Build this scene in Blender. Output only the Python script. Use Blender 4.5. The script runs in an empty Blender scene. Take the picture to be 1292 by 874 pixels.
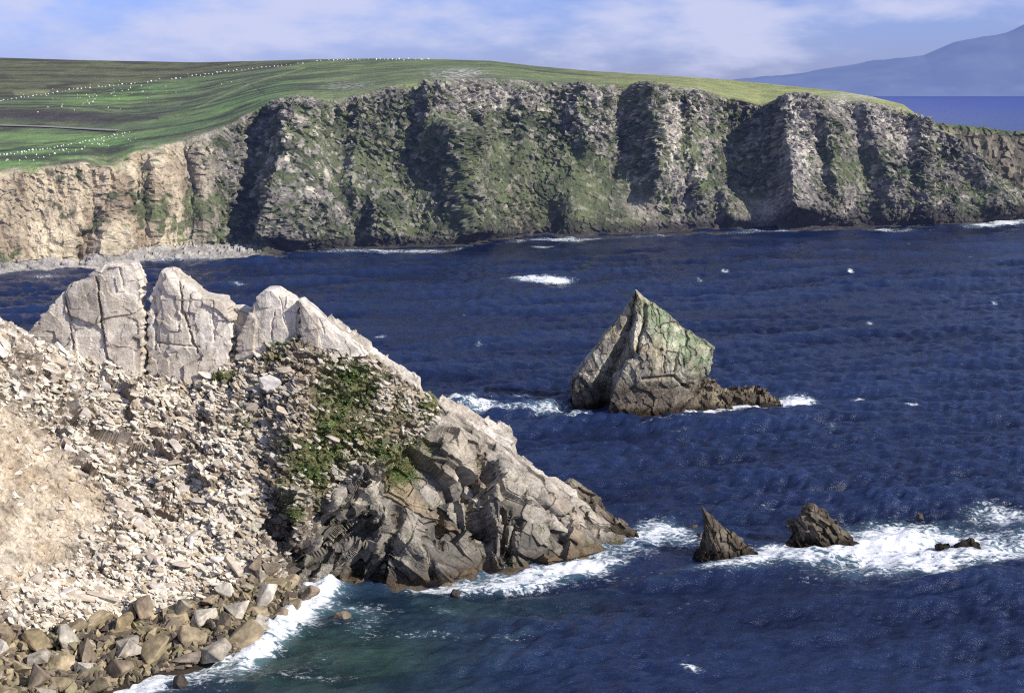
import bpy, bmesh, math
import numpy as np
from mathutils import Vector, Matrix

rng = np.random.default_rng(11)
R = math.radians
# ------------------------------------------------------------------ camera model
FP, CX, CY, HZ, CAMZ = 1794.0, 646.0, 437.0, 112.0, 60.0
PITCH = math.atan((CY - HZ) / FP)
SP, CP = math.sin(PITCH), math.cos(PITCH)

def ray(u, v):
    dx = (np.asarray(u, float) - CX) / FP; dy = (CY - np.asarray(v, float)) / FP
    return dx, CP + dy * SP, -SP + dy * CP

def at(u, v, Y):
    a, b, c = ray(u, v); t = Y / b
    return np.stack(np.broadcast_arrays(a * t, Y + 0 * t, CAMZ + c * t), -1)

def sea_y(v, z=0.0):
    a, b, c = ray(0, v)
    return (z - CAMZ) * b / c

def at_z(u, v, z=0.0):
    return at(u, v, sea_y(v, z))

def proj(P):
    X, Y, Z = P[..., 0], P[..., 1], P[..., 2] - CAMZ
    d = Y * CP - Z * SP; h = Y * SP + Z * CP
    return CX + FP * X / d, CY - FP * h / d

def lin(r, g, b, k=1.0):
    c = np.array([r, g, b]) / 255.0
    return np.where(c <= .04045, c / 12.92, ((c + .055) / 1.055) ** 2.4) * k

def sstep(a, b, x):
    t = np.clip((x - a) / (b - a), 0, 1); return t * t * (3 - 2 * t)

def itp(tab, u, k=1):
    tab = np.array(tab, float); return np.interp(u, tab[:, 0], tab[:, k])

# ------------------------------------------------------------------ numpy noise
_p = np.random.default_rng(3).permutation(256).astype(np.int64); _p = np.concatenate([_p, _p, _p])
_g = np.random.default_rng(4).normal(size=(256, 3)); _g /= np.linalg.norm(_g, axis=1)[:, None]
_r = np.random.default_rng(5).random((256, 7))

def _hash(i, j, k):
    return _p[_p[_p[i & 255] + (j & 255)] + (k & 255)]

def perlin(x, y, z):
    xi, yi, zi = (np.floor(q).astype(np.int64) for q in (x, y, z))
    xf, yf, zf = x - xi, y - yi, z - zi
    f = lambda t: t * t * t * (t * (t * 6 - 15) + 10)
    U, V, W = f(xf), f(yf), f(zf); out = 0
    for a in (0, 1):
        wa = U if a else 1 - U
        for b in (0, 1):
            wb = wa * (V if b else 1 - V)
            for c in (0, 1):
                g = _g[_hash(xi + a, yi + b, zi + c)]
                out = out + wb * (W if c else 1 - W) * (g[..., 0] * (xf - a) + g[..., 1] * (yf - b) + g[..., 2] * (zf - c))
    return out * 1.5

def fbm(P, s, oct=4, gain=.5, ridge=False, off=0.0, st=(1, 1, 1)):
    x, y, z = P[..., 0] / s * st[0] + off, P[..., 1] / s * st[1] + off * 1.7, P[..., 2] / s * st[2] - off
    a, o, tot = 1.0, 0, 0
    for i in range(oct):
        n = perlin(x, y, z)
        if ridge: n = 1 - 2 * np.abs(n)
        o = o + a * n; tot += a; a *= gain
        x, y, z = x * 2.03 + 7.1, y * 2.03 + 3.3, z * 2.03 + 11.7
    return o / tot

def blocks(P, size, ax=None, off=0, jit=.38):
    """angular joint blocks: (height, rnd, edge). size = cell size along the three axes of ax"""
    Q = P if ax is None else P @ np.array(ax).T
    q = Q / np.array(size) + off
    b = np.floor(q - .5).astype(np.int64)
    n = q.shape[:-1]
    best = np.full(n, 1e9); sec = np.full(n, 1e9); hid = np.zeros(n, np.int64); dd = np.zeros(q.shape)
    for i in (0, 1):
        for j in (0, 1):
            for k in (0, 1):
                c0, c1, c2 = b[..., 0] + i, b[..., 1] + j, b[..., 2] + k
                h = _hash(c0, c1, c2); r = _r[h]
                d0 = q[..., 0] - (c0 + .5 + (r[..., 0] - .5) * 2 * jit)
                d1 = q[..., 1] - (c1 + .5 + (r[..., 1] - .5) * 2 * jit)
                d2 = q[..., 2] - (c2 + .5 + (r[..., 2] - .5) * 2 * jit)
                d = np.maximum(np.maximum(abs(d0), abs(d1)), abs(d2)) * .6 + .4 * np.sqrt(d0 * d0 + d1 * d1 + d2 * d2)
                m = d < best
                sec = np.where(m, best, np.minimum(sec, d)); best = np.where(m, d, best); hid = np.where(m, h, hid)
                dd = np.where(m[..., None], np.stack([d0, d1, d2], -1), dd)
    r = _r[hid]
    hgt = (r[..., 3] - .5) + (dd * (r[..., 4:7] - .5)).sum(-1) * 1.1
    return hgt, r[..., 3], sec - best

def axes(deg):
    """strata frame: first axis runs down to the right by deg in the XZ plane"""
    a = R(deg); d = np.array([math.cos(a), .15, -math.sin(a)]); d /= np.linalg.norm(d)
    n = np.array([math.sin(a), -.35, math.cos(a)]); n -= d * (n @ d); n /= np.linalg.norm(n)
    return np.array([d, n, np.cross(d, n)])

# ------------------------------------------------------------------ object helpers
COL = bpy.context.scene.collection
def props(o, label=None, cat=None, group=None, kind=None):
    for k, v in (('label', label), ('category', cat), ('group', group), ('kind', kind)):
        if v: o[k] = v
    return o

def mesh_obj(name, V, Fc, mat, col=None, parent=None, smooth=False, attrs=None):
    me = bpy.data.meshes.new(name)
    V = np.asarray(V, np.float32).reshape(-1, 3); Fc = np.asarray(Fc, np.int32)
    nv = Fc.shape[1]
    me.vertices.add(len(V)); me.vertices.foreach_set('co', V.ravel())
    me.loops.add(Fc.size); me.loops.foreach_set('vertex_index', Fc.ravel())
    me.polygons.add(len(Fc)); me.polygons.foreach_set('loop_start', np.arange(0, Fc.size, nv, dtype=np.int32))
    me.polygons.foreach_set('loop_total', np.full(len(Fc), nv, np.int32))
    me.polygons.foreach_set('use_smooth', np.full(len(Fc), smooth))
    if col is not None:
        c = np.ones((len(V), 4), np.float32); c[:, :3] = np.clip(col.reshape(-1, 3), 0, 1)
        a = me.color_attributes.new('Col', 'FLOAT_COLOR', 'POINT'); a.data.foreach_set('color', c.ravel())
    for k, v in (attrs or {}).items():
        a = me.attributes.new(k, 'FLOAT', 'POINT'); a.data.foreach_set('value', np.asarray(v, np.float32).ravel())
    me.materials.append(mat); me.update(); me.validate()
    o = bpy.data.objects.new(name, me); COL.objects.link(o)
    if parent: o.parent = parent
    return o

def grid_faces(nr, nc, wrap=False):
    i = np.arange(nr - 1)[:, None]; j = np.arange(nc if wrap else nc - 1)[None, :]; j2 = (j + 1) % nc
    return np.stack([i * nc + j, i * nc + j2, (i + 1) * nc + j2, (i + 1) * nc + j], -1).reshape(-1, 4)

def gnormal(P):
    n = np.cross(np.gradient(P, axis=1), np.gradient(P, axis=0))
    n /= np.linalg.norm(n, axis=-1, keepdims=True) + 1e-9
    return n

def blur(n, k):
    for ax in (0, 1):
        for _ in range(2):
            c = np.cumsum(np.concatenate([np.repeat(n.take([0], ax), k + 1, ax), n, np.repeat(n.take([-1], ax), k, ax)], ax), axis=ax)
            m = n.shape[ax]
            n = (c.take(range(2 * k + 1, 2 * k + 1 + m), ax) - c.take(range(0, m), ax)) / (2 * k + 1)
    return n

def pdist(u, v, pts):
    """distance to a polyline, and position along it"""
    best = np.full(np.shape(u), 1e9)
    for (a, b), (c, d) in zip(pts[:-1], pts[1:]):
        ex, ey = c - a, d - b; L = ex * ex + ey * ey
        t = np.clip(((u - a) * ex + (v - b) * ey) / L, 0, 1)
        best = np.minimum(best, np.hypot(u - a - t * ex, v - b - t * ey))
    return best

def blob(u, v, cu, cv, ru, rv, rot=0.0):
    c, s = math.cos(R(rot)), math.sin(R(rot)); du, dv = u - cu, v - cv
    return np.exp(-(((du * c + dv * s) / ru) ** 2 + ((-du * s + dv * c) / rv) ** 2))

def mixc(a, b, m):
    return a * (1 - m[..., None]) + b * m[..., None]

# ------------------------------------------------------------------ materials
def nt(name):
    m = bpy.data.materials.new(name); m.use_nodes = True; t = m.node_tree; t.nodes.clear()
    return m, t, (lambda ty, **k: _mk(t, ty, k))
def _mk(t, ty, k):
    n = t.nodes.new(ty)
    for a, b in k.items():
        if a.startswith('i_'): n.inputs[a[2:].replace('_', ' ')].default_value = b
        else: setattr(n, a, b)
    return n

def rock_mat(name, s1=.6, s2=3.0, bump=.5, dist=.25, var=.55, crack=0.0, rough=.92, flat=None, cst=(1, 1, 1), crs=.35, haze=0.0):
    m, t, N = nt(name); L = t.links.new
    out = N('ShaderNodeOutputMaterial'); b = N('ShaderNodeBsdfPrincipled', i_Roughness=rough)
    b.inputs['Specular IOR Level'].default_value = .25
    if haze:
        em = N('ShaderNodeEmission'); em.inputs[0].default_value = (*lin(120, 138, 205), 1); hx = N('ShaderNodeMixShader'); hx.inputs[0].default_value = haze  # aerial haze painted in as a bluish glow, in place of a volume
        L(b.outputs[0], hx.inputs[1]); L(em.outputs[0], hx.inputs[2]); L(hx.outputs[0], out.inputs[0])
    else: L(b.outputs[0], out.inputs[0])
    geo = N('ShaderNodeNewGeometry') if flat is None else N('ShaderNodeTexCoord')
    pos = geo.outputs['Position'] if flat is None else geo.outputs['Object']
    n1 = N('ShaderNodeTexNoise', i_Scale=s1, i_Detail=8.0, i_Roughness=.65); L(pos, n1.inputs['Vector'])
    n2 = N('ShaderNodeTexNoise', i_Scale=s2, i_Detail=7.0, i_Roughness=.7); L(pos, n2.inputs['Vector'])
    r1 = N('ShaderNodeMapRange'); L(n1.outputs['Fac'], r1.inputs[0]); r1.inputs[1].default_value = .3; r1.inputs[2].default_value = .7
    r1.inputs[3].default_value = 1 - var; r1.inputs[4].default_value = 1 + var * .6
    r2 = N('ShaderNodeMapRange'); L(n2.outputs['Fac'], r2.inputs[0]); r2.inputs[1].default_value = .32; r2.inputs[2].default_value = .68
    r2.inputs[3].default_value = 1 - var * .8; r2.inputs[4].default_value = 1 + var * .5
    mu = N('ShaderNodeMath', operation='MULTIPLY'); L(r1.outputs[0], mu.inputs[0]); L(r2.outputs[0], mu.inputs[1])
    last = mu.outputs[0]; hb = n2.outputs['Fac']
    if crack:
        wn = N('ShaderNodeVectorMath', operation='MULTIPLY_ADD'); L(n1.outputs['Color'], wn.inputs[0]); wn.inputs[1].default_value = (1.6,) * 3
        L(pos, wn.inputs[2])
        mp = N('ShaderNodeMapping'); L(wn.outputs[0], mp.inputs[0]); mp.inputs['Scale'].default_value = cst; mp.inputs['Rotation'].default_value = (0, R(14), 0)
        vo = N('ShaderNodeTexVoronoi', feature='DISTANCE_TO_EDGE', i_Scale=crs); L(mp.outputs[0], vo.inputs['Vector'])
        cr = N('ShaderNodeMapRange'); L(vo.outputs['Distance'], cr.inputs[0]); cr.inputs[1].default_value = .0; cr.inputs[2].default_value = .045
        cr.inputs[3].default_value = 1 - crack; cr.inputs[4].default_value = 1
        m2 = N('ShaderNodeMath', operation='MULTIPLY'); L(last, m2.inputs[0]); L(cr.outputs[0], m2.inputs[1]); last = m2.outputs[0]
        ad = N('ShaderNodeMath', operation='MULTIPLY_ADD'); L(cr.outputs[0], ad.inputs[0]); ad.inputs[1].default_value = .5; L(hb, ad.inputs[2]); hb = ad.outputs[0]
    if flat is None:
        at_ = N('ShaderNodeAttribute', attribute_name='Col'); colo = at_.outputs['Color']
    else:
        oi = N('ShaderNodeObjectInfo'); rp = N('ShaderNodeValToRGB'); L(oi.outputs['Random'], rp.inputs[0])
        e = rp.color_ramp.elements; e[0].color = (*flat[0], 1); e[1].color = (*flat[-1], 1)
        for i, c in enumerate(flat[1:-1]): x = e.new((i + 1) / (len(flat) - 1)); x.color = (*c, 1)
        colo = rp.outputs[0]
    vm = N('ShaderNodeVectorMath', operation='SCALE'); L(colo, vm.inputs[0]); L(last, vm.inputs['Scale'])
    L(vm.outputs[0], b.inputs['Base Color'])
    bp = N('ShaderNodeBump', i_Strength=bump, i_Distance=dist); L(hb, bp.inputs['Height']); L(bp.outputs[0], b.inputs['Normal'])
    return m

M_far = rock_mat('far_cliff_rock', .12, .7, .9, 1.0, .42, haze=.045)
M_fg = rock_mat('headland_rock', .45, 2.6, .7, .3, .5)
M_pale = rock_mat('pale_slab_rock', .5, 3.5, .6, .2, .34, crack=.22, cst=(1, 1, .28), crs=.3)
M_dark = rock_mat('sea_rock', .35, 1.8, .8, .35, .5, crack=.5, cst=(1, 1, .7), crs=.5)
M_white = rock_mat('white_block', 1.2, 5, .5, .1, .3, flat=[lin(205, 192, 178), lin(232, 226, 220), lin(184, 170, 155), lin(215, 200, 180), lin(160, 148, 138)])
M_brown = rock_mat('shore_boulder', .9, 4, .6, .15, .5, flat=[lin(136, 122, 106), lin(168, 150, 126), lin(112, 102, 90), lin(186, 168, 136), lin(152, 136, 104), lin(174, 166, 150), lin(214, 204, 188), lin(126, 112, 96)])
M_wet = rock_mat('wet_rock', 1.5, 5, .8, .2, .5, flat=[lin(84, 74, 66), lin(62, 56, 52), lin(104, 90, 76)], rough=.5)
M_scree = rock_mat('scree_stone', 1.0, 5, .5, .1, .3)

def plain_mat(name, col, rough=.9):
    m, t, N = nt(name); L = t.links.new
    out = N('ShaderNodeOutputMaterial'); b = N('ShaderNodeBsdfPrincipled', i_Roughness=rough); L(b.outputs[0], out.inputs[0])
    g = N('ShaderNodeNewGeometry'); n = N('ShaderNodeTexNoise', i_Scale=1.5, i_Detail=3.0); L(g.outputs['Position'], n.inputs['Vector'])
    r = N('ShaderNodeMapRange'); L(n.outputs['Fac'], r.inputs[0]); r.inputs[3].default_value = .4; r.inputs[4].default_value = 1.6
    vm = N('ShaderNodeVectorMath', operation='SCALE'); vm.inputs[0].default_value = tuple(col); L(r.outputs[0], vm.inputs['Scale'])
    L(vm.outputs[0], b.inputs['Base Color']); return m

# ------------------------------------------------------------------ FAR CLIFFS
BASE = [(-260, 356), (0, 346), (110, 339), (180, 331), (330, 324), (450, 318), (560, 316), (640, 306), (670, 303), (720, 303), (850, 296), (950, 292), (1100, 290), (1200, 286), (1292, 280), (1560, 268)]
EDGE = [(-260, 228), (0, 218), (50, 212), (105, 205), (135, 210), (170, 192), (230, 180), (290, 158), (330, 134), (380, 122), (420, 128), (450, 122), (500, 108), (560, 102), (620, 99), (700, 105), (760, 108), (800, 108), (880, 113), (905, 120), (960, 133), (1000, 130), (1060, 128), (1100, 132), (1140, 138), (1165, 154), (1200, 182), (1230, 210), (1260, 228), (1292, 245), (1560, 256)]
SKY = [(-260, 70), (0, 73), (100, 76), (250, 79), (330, 77), (400, 75), (470, 74), (560, 75), (620, 77), (680, 84), (750, 90), (850, 96), (920, 101), (1000, 109), (1060, 115), (1100, 122), (1140, 132), (1165, 151), (1200, 180), (1230, 208), (1260, 226), (1292, 243), (1560, 254)]
SET = [(-260, 14), (0, 14), (100, 16), (200, 26), (330, 42), (600, 60), (900, 52), (1140, 45), (1200, 36), (1292, 22), (1560, 14)]
PLT = [(-260, 560), (0, 540), (250, 480), (450, 300), (700, 170), (900, 120), (1060, 90), (1140, 50), (1170, 14), (1560, 12)]
us = np.arange(-260, 1560, 1.15); nC = len(us)
uw = us
vb = itp(BASE, us); Pb = at_z(us, vb)
Ye = Pb[:, 1] + itp(SET, us); Pe = at(us, itp(EDGE, us), Ye)
Ys = Ye + itp(PLT, us); Ps = at(us, itp(SKY, us), Ys)
n1, n2, n3 = 250, 110, 16
T = np.linspace(0, 1, n1)[:, None, None]
# beach apron on the left
ap = np.clip(1 - (us - 300) / 60, 0, 1)
cl = Pb[None] * (1 - T) + Pe[None] * T
t = T[..., 0]
prof = np.sin(t * math.pi) * .0
foot = .085 * ap[None] + .02
# steep lower face : y stays forward, apron flat
yy = Pb[None, :, 1] + (Pe - Pb)[None, :, 1] * np.where(t < foot, t / foot * (.25 + .35 * ap[None]), (.25 + .35 * ap[None]) + (t - foot) / (1 - foot) * (.75 - .35 * ap[None]))
vv = vb[None] + (itp(EDGE, us) - vb)[None] * t
cl = at(us[None] + 0 * t, vv, yy)
T2 = np.linspace(0, 1, n2 + 1)[1:, None]
vv2 = itp(EDGE, us)[None] + (itp(SKY, us) - itp(EDGE, us))[None] * T2
def sm1(a, k=70):
    q = np.pad(a, k, mode='edge'); w_ = np.hanning(2 * k + 1); return np.convolve(q, w_ / w_.sum(), 'valid')
Es, Yes, Yss = sm1(itp(EDGE, us)), sm1(Ye), sm1(Ys); Yss = np.where(us > 1100, Ys, Yss); kk = (1 - T2) ** 7
lf = (1 - sstep(500, 700, us))[None]
vv2 = vv2 + lf * ((Es[None] + (itp(SKY, us) - Es)[None] * T2) * (1 - kk) + vv2 * kk - vv2)
Ps = at(us, itp(SKY, us), Yss)
yy2 = (Yes + 0)[None] * (1 - kk) + Ye[None] * kk; yy2 = yy2 + (Yss[None] - yy2) * T2 ** 1.35
pl = at(us[None] + 0 * T2, vv2, yy2)
T3 = np.linspace(0, 1, n3 + 1)[1:, None, None]
bk = Ps[None] + T3 * np.array([0, 260., 0]) ; bk[..., 2] -= (T3[..., 0] ** 1.5) * (Ps[None, :, 2] + 3)
und = Pb[None] + np.array([0, -6., -4.])
P = np.concatenate([und, cl, pl, bk]); 
tt = np.concatenate([np.zeros((1, nC)), t + 0 * us[None], 1 + T2 + 0 * us[None], 2 + T3[..., 0] + 0 * us[None]])
U, V = proj(P)
N0 = blur(gnormal(P), 6); N0 /= np.linalg.norm(N0, axis=-1, keepdims=True)
if N0[60, 800, 1] > 0: N0 = -N0
cliffm = sstep(0.0, .06, tt) * (1 - sstep(.93, 1.04, tt))
inner = sstep(.0, .1, tt)
# ribs: crest line, amplitude, left / right falloff
Uw = U + 14 * fbm(P, 30, 3, off=3) + 5 * fbm(P, 8, 2, off=9)
rib = np.zeros_like(U)
for pts, A, wl, wr, v0, v1 in [
    ([(342, 130), (352, 200), (338, 320)], 13, 9, 60, 120, 330), ([(535, 100), (538, 190)], 9, 7, 40, 95, 210),
    ([(552, 170), (572, 300)], 13, 9, 50, 160, 330), ([(722, 105), (735, 190)], 7, 7, 40, 100, 215),
    ([(797, 105), (812, 240)], 15, 8, 45, 100, 265), ([(982, 120), (982, 260)], 22, 8, 60, 110, 310),
    ([(1034, 160), (1046, 240)], 8, 6, 30, 150, 270), ([(1085, 128), (1110, 240)], 8, 8, 40, 125, 290),
    ([(452, 115), (440, 230)], 6, 7, 35, 110, 280), ([(640, 100), (650, 180)], 5, 6, 40, 100, 220),
    ([(860, 115), (870, 280)], 5, 6, 30, 110, 300), ([(905, 250), (930, 300)], 6, 6, 30, 230, 310),
    ([(1190, 170), (1255, 290)], 9, 10, 40, 160, 300), ([(182, 195), (175, 300)], 5, 5, 30, 190, 310),
    ([(125, 215), (120, 330)], 6, 5, 40, 205, 335), ([(245, 190), (250, 300)], 4, 5, 30, 170, 320),
    ([(465, 270), (462, 320)], 7, 5, 30, 255, 330), ([(1145, 150), (1150, 270)], 7, 6, 30, 140, 300)]:
    up = np.interp(V, [p[1] for p in pts], [p[0] for p in pts]); d = Uw - up
    w = np.where(d < 0, np.exp(-(d / wl) ** 2), np.exp(-(d / wr) ** 2)) * sstep(v0 - 8, v0 + 20, V) * (1 - sstep(v1 - 30, v1 + 5, V))
    rib += A * w
gul = np.zeros_like(U)
for pts, A, w in [([(930, 128), (935, 235)], 9, 22), ([(785, 115), (778, 220)], 6, 10), ([(322, 150), (305, 290)], 7, 14), ([(690, 268), (700, 298)], 9, 20),
                  ([(525, 215), (520, 280)], 6, 16), ([(128, 215), (112, 325)], 3, 7), ([(455, 285), (450, 316)], 5, 7), ([(103, 300), (101, 332)], 9, 8), ([(76, 312), (74, 330)], 6, 6), ([(160, 200), (163, 250)], 3, 7)]:
    gul += A * np.exp(-(pdist(Uw, V, pts) / w) ** 2)
big = fbm(P, 34, 4, ridge=True, off=1, st=(1, 1, .35))
leftm = 1 - sstep(200, 290, U + 25 * fbm(P, 18, 3, off=161))           # soil cliffs at the left
P0_, NB = P, N0
stage1 = cliffm * (1.1 * rib + 3 * fbm(P, 50, 3, off=171, st=(1, 1, .5)) + 2.6 * big * (1 - .4 * blob(U, V, 640, 215, 95, 55, 20)) * (1 - .5 * leftm) - gul)
P = P + N0 * stage1[..., None] * np.array([1, 1, .55])
N0 = blur(gnormal(P), 2); N0 /= np.linalg.norm(N0, axis=-1, keepdims=True)
if N0[60, 800, 1] > 0: N0 = -N0
b1, r1, e1 = blocks(P + 1.5 * fbm(P, 6, 2)[..., None], (5.5, 6, 4), axes(35), 3)
b2, r2, e2 = blocks(P, (2.2, 2.2, 1.8), axes(30), 8)
fine = fbm(P, 2.5, 3, off=5)
crag = sstep(-.15, .35, fbm(P, 28, 3, off=12) + .25 * (1 - sstep(.15, .5, 1 - np.minimum(tt, 1))) )
green_slope = np.clip(blob(U, V, 640, 215, 85, 50, 20) * 1.1 + 1.1 * blob(U, V, 745, 245, 80, 34, 25) + .6 * blob(U, V, 600, 290, 40, 20) + blob(U, V, 180, 275, 30, 22, 40) + .7 * blob(U, V, 240, 270, 25, 40) + .6 * blob(U, V, 1050, 220, 40, 35)
                      + .8 * blob(U, V, 400, 185, 70, 40) * (U > 340) + .5 * blob(U, V, 860, 200, 15, 70) + .45 * blob(U, V, 470, 250, 70, 40), 0, 1)
b0, r0, e0 = blocks(P, (1.3, 1.4, 1.1), axes(20), 4)
rocky = np.clip(sum(a * blob(U, V, *q) for a, *q in [(1, 375, 200, 45, 75), (.9, 620, 130, 90, 28), (1.1, 845, 190, 42, 90), (1, 1000, 190, 22, 75), (.6, 1080, 150, 40, 30), (.7, 735, 160, 30, 40), (.5, 440, 230, 40, 50), (.7, 950, 275, 35, 20), (.6, 1130, 170, 30, 40), (.5, 270, 200, 40, 40)]), 0, 1)
rough = (.45 + .75 * crag) * (1 - .5 * green_slope) * (1 - .6 * leftm)
dsp = cliffm * (rough * (2.4 * b1 + 1.9 * b2 + .6 * b0 + .9 * fine) + leftm * (.9 * fine + 3.4 * fbm(P, 13, 4, ridge=True, off=77, st=(1, 1, .2)) + 1.2 * fbm(P, 4, 3, ridge=True, off=7, st=(1, 1, .25)) + .25 * b2))
top = sstep(1.0, 1.1, tt)
dsp += top * (1 - sstep(1.9, 2, tt)) * (1.0 * fbm(P, 60, 3, off=4) + .12 * fine)
bch = ap_ = (1 - sstep(300, 345, U)) * (1 - sstep(.07, .1, tt)) * (tt > 0)
dsp += bch * (.8 * b2 + .5 * fine)
D = N0 * dsp[..., None]
# keep the skyline where it is, push mostly outward
D[..., 2] *= .55
# peat bank and track on the left hillside
bankv = np.interp(U, [-260, 0, 60, 165, 200], [146, 150, 151, 156, 160])
bank = (1 - sstep(110, 190, U)) * top
D[..., 2] += bank * 2.5 * (1 - sstep(-5, 5, V - bankv)) * sstep(-34, -8, V - bankv)
P2 = P + D
P2[..., 2] = np.where((tt > .02), np.maximum(P2[..., 2], .7), P2[..., 2])
nz = gnormal(P2)[..., 2]; nz = abs(nz); nzs = blur(nz, 2)
# colours
rock = mixc(lin(136, 131, 125), lin(232, 222, 200), sstep(.3, .9, .4 * r1 + .4 * r2 + .2 * r0)) ; rock = mixc(rock, lin(84, 82, 80) + 0 * rock, sstep(.45, .85, r1) * .75)
rock = mixc(rock, lin(214, 208, 198) + 0 * rock, sstep(.86, .9, r0) * .45)
rock *= (.84 + .8 * rocky)[..., None]  # sunlit highlights of the bare rock zones put into the colour
soil = mixc(lin(236, 220, 190) + 0 * rock, lin(168, 148, 124) + 0 * rock, sstep(-.2, .5, fbm(P, 14, 4, off=6, st=(1, 1, .4))))
rock = mixc(rock, soil, leftm)
gras = mixc(lin(80, 92, 62) + 0 * rock, lin(118, 128, 86) + 0 * rock, sstep(-.3, .4, fbm(P, 12, 4, off=7)))
gn = fbm(P, 9, 4, off=15) + .6 * fbm(P, 2.2, 2, off=2)
gm = sstep(.05, .3, gn + .75 * green_slope + .9 * (nzs - .62) + .47 - .52 * rocky + .12 * sstep(.45, .9, 1 - abs(tt - .5) * 2) - .22 * sstep(880, 1000, U) - .45 * leftm) * (1 - sstep(.92, 1, tt))
gm *= 1 - .7 * sstep(.3, .8, r2) * (b2 > .15) * (1 - leftm) * (1 - .2 * green_slope)
c = mixc(rock, gras * 1.05, gm * .9)
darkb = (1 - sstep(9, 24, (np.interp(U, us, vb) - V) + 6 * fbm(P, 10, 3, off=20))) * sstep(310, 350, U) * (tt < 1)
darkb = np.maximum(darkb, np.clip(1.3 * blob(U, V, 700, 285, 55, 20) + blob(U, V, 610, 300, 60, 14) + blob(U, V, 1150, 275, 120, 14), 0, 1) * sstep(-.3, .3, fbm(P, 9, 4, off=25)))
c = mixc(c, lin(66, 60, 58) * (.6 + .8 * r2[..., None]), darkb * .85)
tan = blob(U, V, 655, 262, 26, 30) + blob(U, V, 165, 298, 25, 14, 20) * .8
c = mixc(c, lin(188, 168, 138) + 0 * c, np.clip(tan * (1 - gm) * sstep(-.3, .4, fbm(P, 3, 3, st=(1, 1, .2))), 0, 1))
c = mixc(c, lin(205, 192, 180) + 0 * c, np.clip(blob(U, V, 805, 265, 22, 12, 30) * .7 + blob(U, V, 955, 270, 25, 18) * .5, 0, 1))
c = mixc(c, lin(196, 190, 182) * (0.7 + .5 * r2[..., None]), bch)
# hillside
hs = sstep(.95, 1.05, tt + .16 * fbm(P, 12, 4, off=31, gain=.65))
lw = 1 - sstep(300, 560, U)
hg = mixc(lin(108, 120, 78) + 0 * c, lin(80, 90, 66) + 0 * c, sstep(-.35, .35, fbm(P, 38, 5, off=8, gain=.65)))
hg *= (1 + .28 * fbm(P, 7, 4, off=81, gain=.7, st=(.5, 1, 1)))[..., None]
hg = mixc(hg, lin(150, 152, 96) + 0 * c, sstep(640, 900, U) * .6)
uline = np.interp(U, [0, 100, 160, 224, 280, 340, 384, 432, 560], [128, 113, 107, 99, 92, 85, 80, 76, 60])
hg = mixc(hg, lin(104, 142, 74) + 0 * c, np.clip(blob(U, V, 60, 195, 130, 16, -8) + .8 * blob(U, V, 150, 122, 90, 10, -8) + .6 * blob(U, V, 300, 130, 90, 14, -20) + .5 * blob(U, V, 20, 172, 80, 6), 0, 1) * .8)
moor = lw * (1 - sstep(-4, 3, V - uline + 3 * fbm(P, 30, 3)))
hg = mixc(hg, lin(86, 86, 60) + 0 * c, moor * .8)
hg = mixc(hg, lin(58, 56, 46) + 0 * c, np.clip(sstep(.1, .5, fbm(P, 26, 4, ridge=True, off=10, st=(.25, 1, 1)) - .35) * .7 * (.3 + lw), 0, 1))
for pts, w in [([(0, 138), (60, 139), (110, 142), (200, 150)], .9), ([(78, 118), (150, 112), (190, 108)], .7), ([(228, 132), (262, 124)], .8), ([(60, 110), (110, 104)], 2.2), ([(205, 99), (300, 92), (372, 80)], 1.6), ([(0, 176 + 15), (60, 182), (120, 173)], .7), ([(640, 84), (700, 92), (760, 97)], .6), ([(316, 106), (334, 119)], .9)]:
    hg = mixc(hg, lin(50, 46, 42) + 0 * c, np.exp(-(pdist(U, V + 2 * fbm(P, 20, 2), pts) / w) ** 2) * .75)
for pts, w in [([(248, 137), (316, 106), (384, 86)], 1.0), ([(20, 118), (60, 116)], 3)]:
    hg = mixc(hg, lin(140, 146, 100) + 0 * c, np.exp(-(pdist(U, V, pts) / w) ** 2) * .5)
hg = mixc(hg, lin(62, 54, 54) + 0 * c, bank * np.exp(-((V - bankv + 1) / 5.) ** 2) * .9)
rk = np.clip((blob(U, V, 590, 92, 22, 5) + blob(U, V, 570, 95, 28, 6) + blob(U, V, 1085, 122, 40, 5) + .5 * blob(U, V, 440, 108, 30, 6)) * sstep(-.1, .3, fine) * 1.5, 0, 1)
hg = mixc(hg, lin(170, 165, 158) + 0 * c, rk)
rim = np.exp(-((tt - 1.0) / .03) ** 2) * sstep(.1, .4, fbm(P, 6, 3, off=40))
hg *= 1.85
c = mixc(c, hg, hs); c = mixc(c, rock * .8, rim * .7)
c *= .88
far_cliff_P, far_U, far_V = P2, *proj(P2)
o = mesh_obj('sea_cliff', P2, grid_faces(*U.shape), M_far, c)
props(o, 'long grass-topped grey sea cliff with gullies across the bay', None, None, 'structure')
shore_far = np.stack([us, vb], -1)

# track across the lower left field
def ribbon(name, pts, wid, mat, lift=.25):
    L = []
    for (a, b) in pts:
        k = np.argmin((far_U[200:380] - a) ** 2 + (far_V[200:380] - b) ** 2); L.append(far_cliff_P[200:380].reshape(-1, 3)[k])
    L = np.array(L); X = np.interp(np.linspace(0, len(L) - 1, 80), range(len(L)), L[:, 0]); Yv = np.interp(np.linspace(0, len(L) - 1, 80), range(len(L)), L[:, 1]); Z = np.interp(np.linspace(0, len(L) - 1, 80), range(len(L)), L[:, 2])
    A = np.stack([X, Yv - wid / 2, Z + lift], -1); B = np.stack([X, Yv + wid / 2, Z + lift + .35 * wid * .25], -1)
    return mesh_obj(name, np.stack([A, B]), grid_faces(2, 80), mat)
tr = ribbon('hill_track', [(-60, 158), (0, 159), (50, 161), (100, 164), (150, 165.5)], 4.5, plain_mat('track_gravel', lin(138, 134, 130)), .3)
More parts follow.
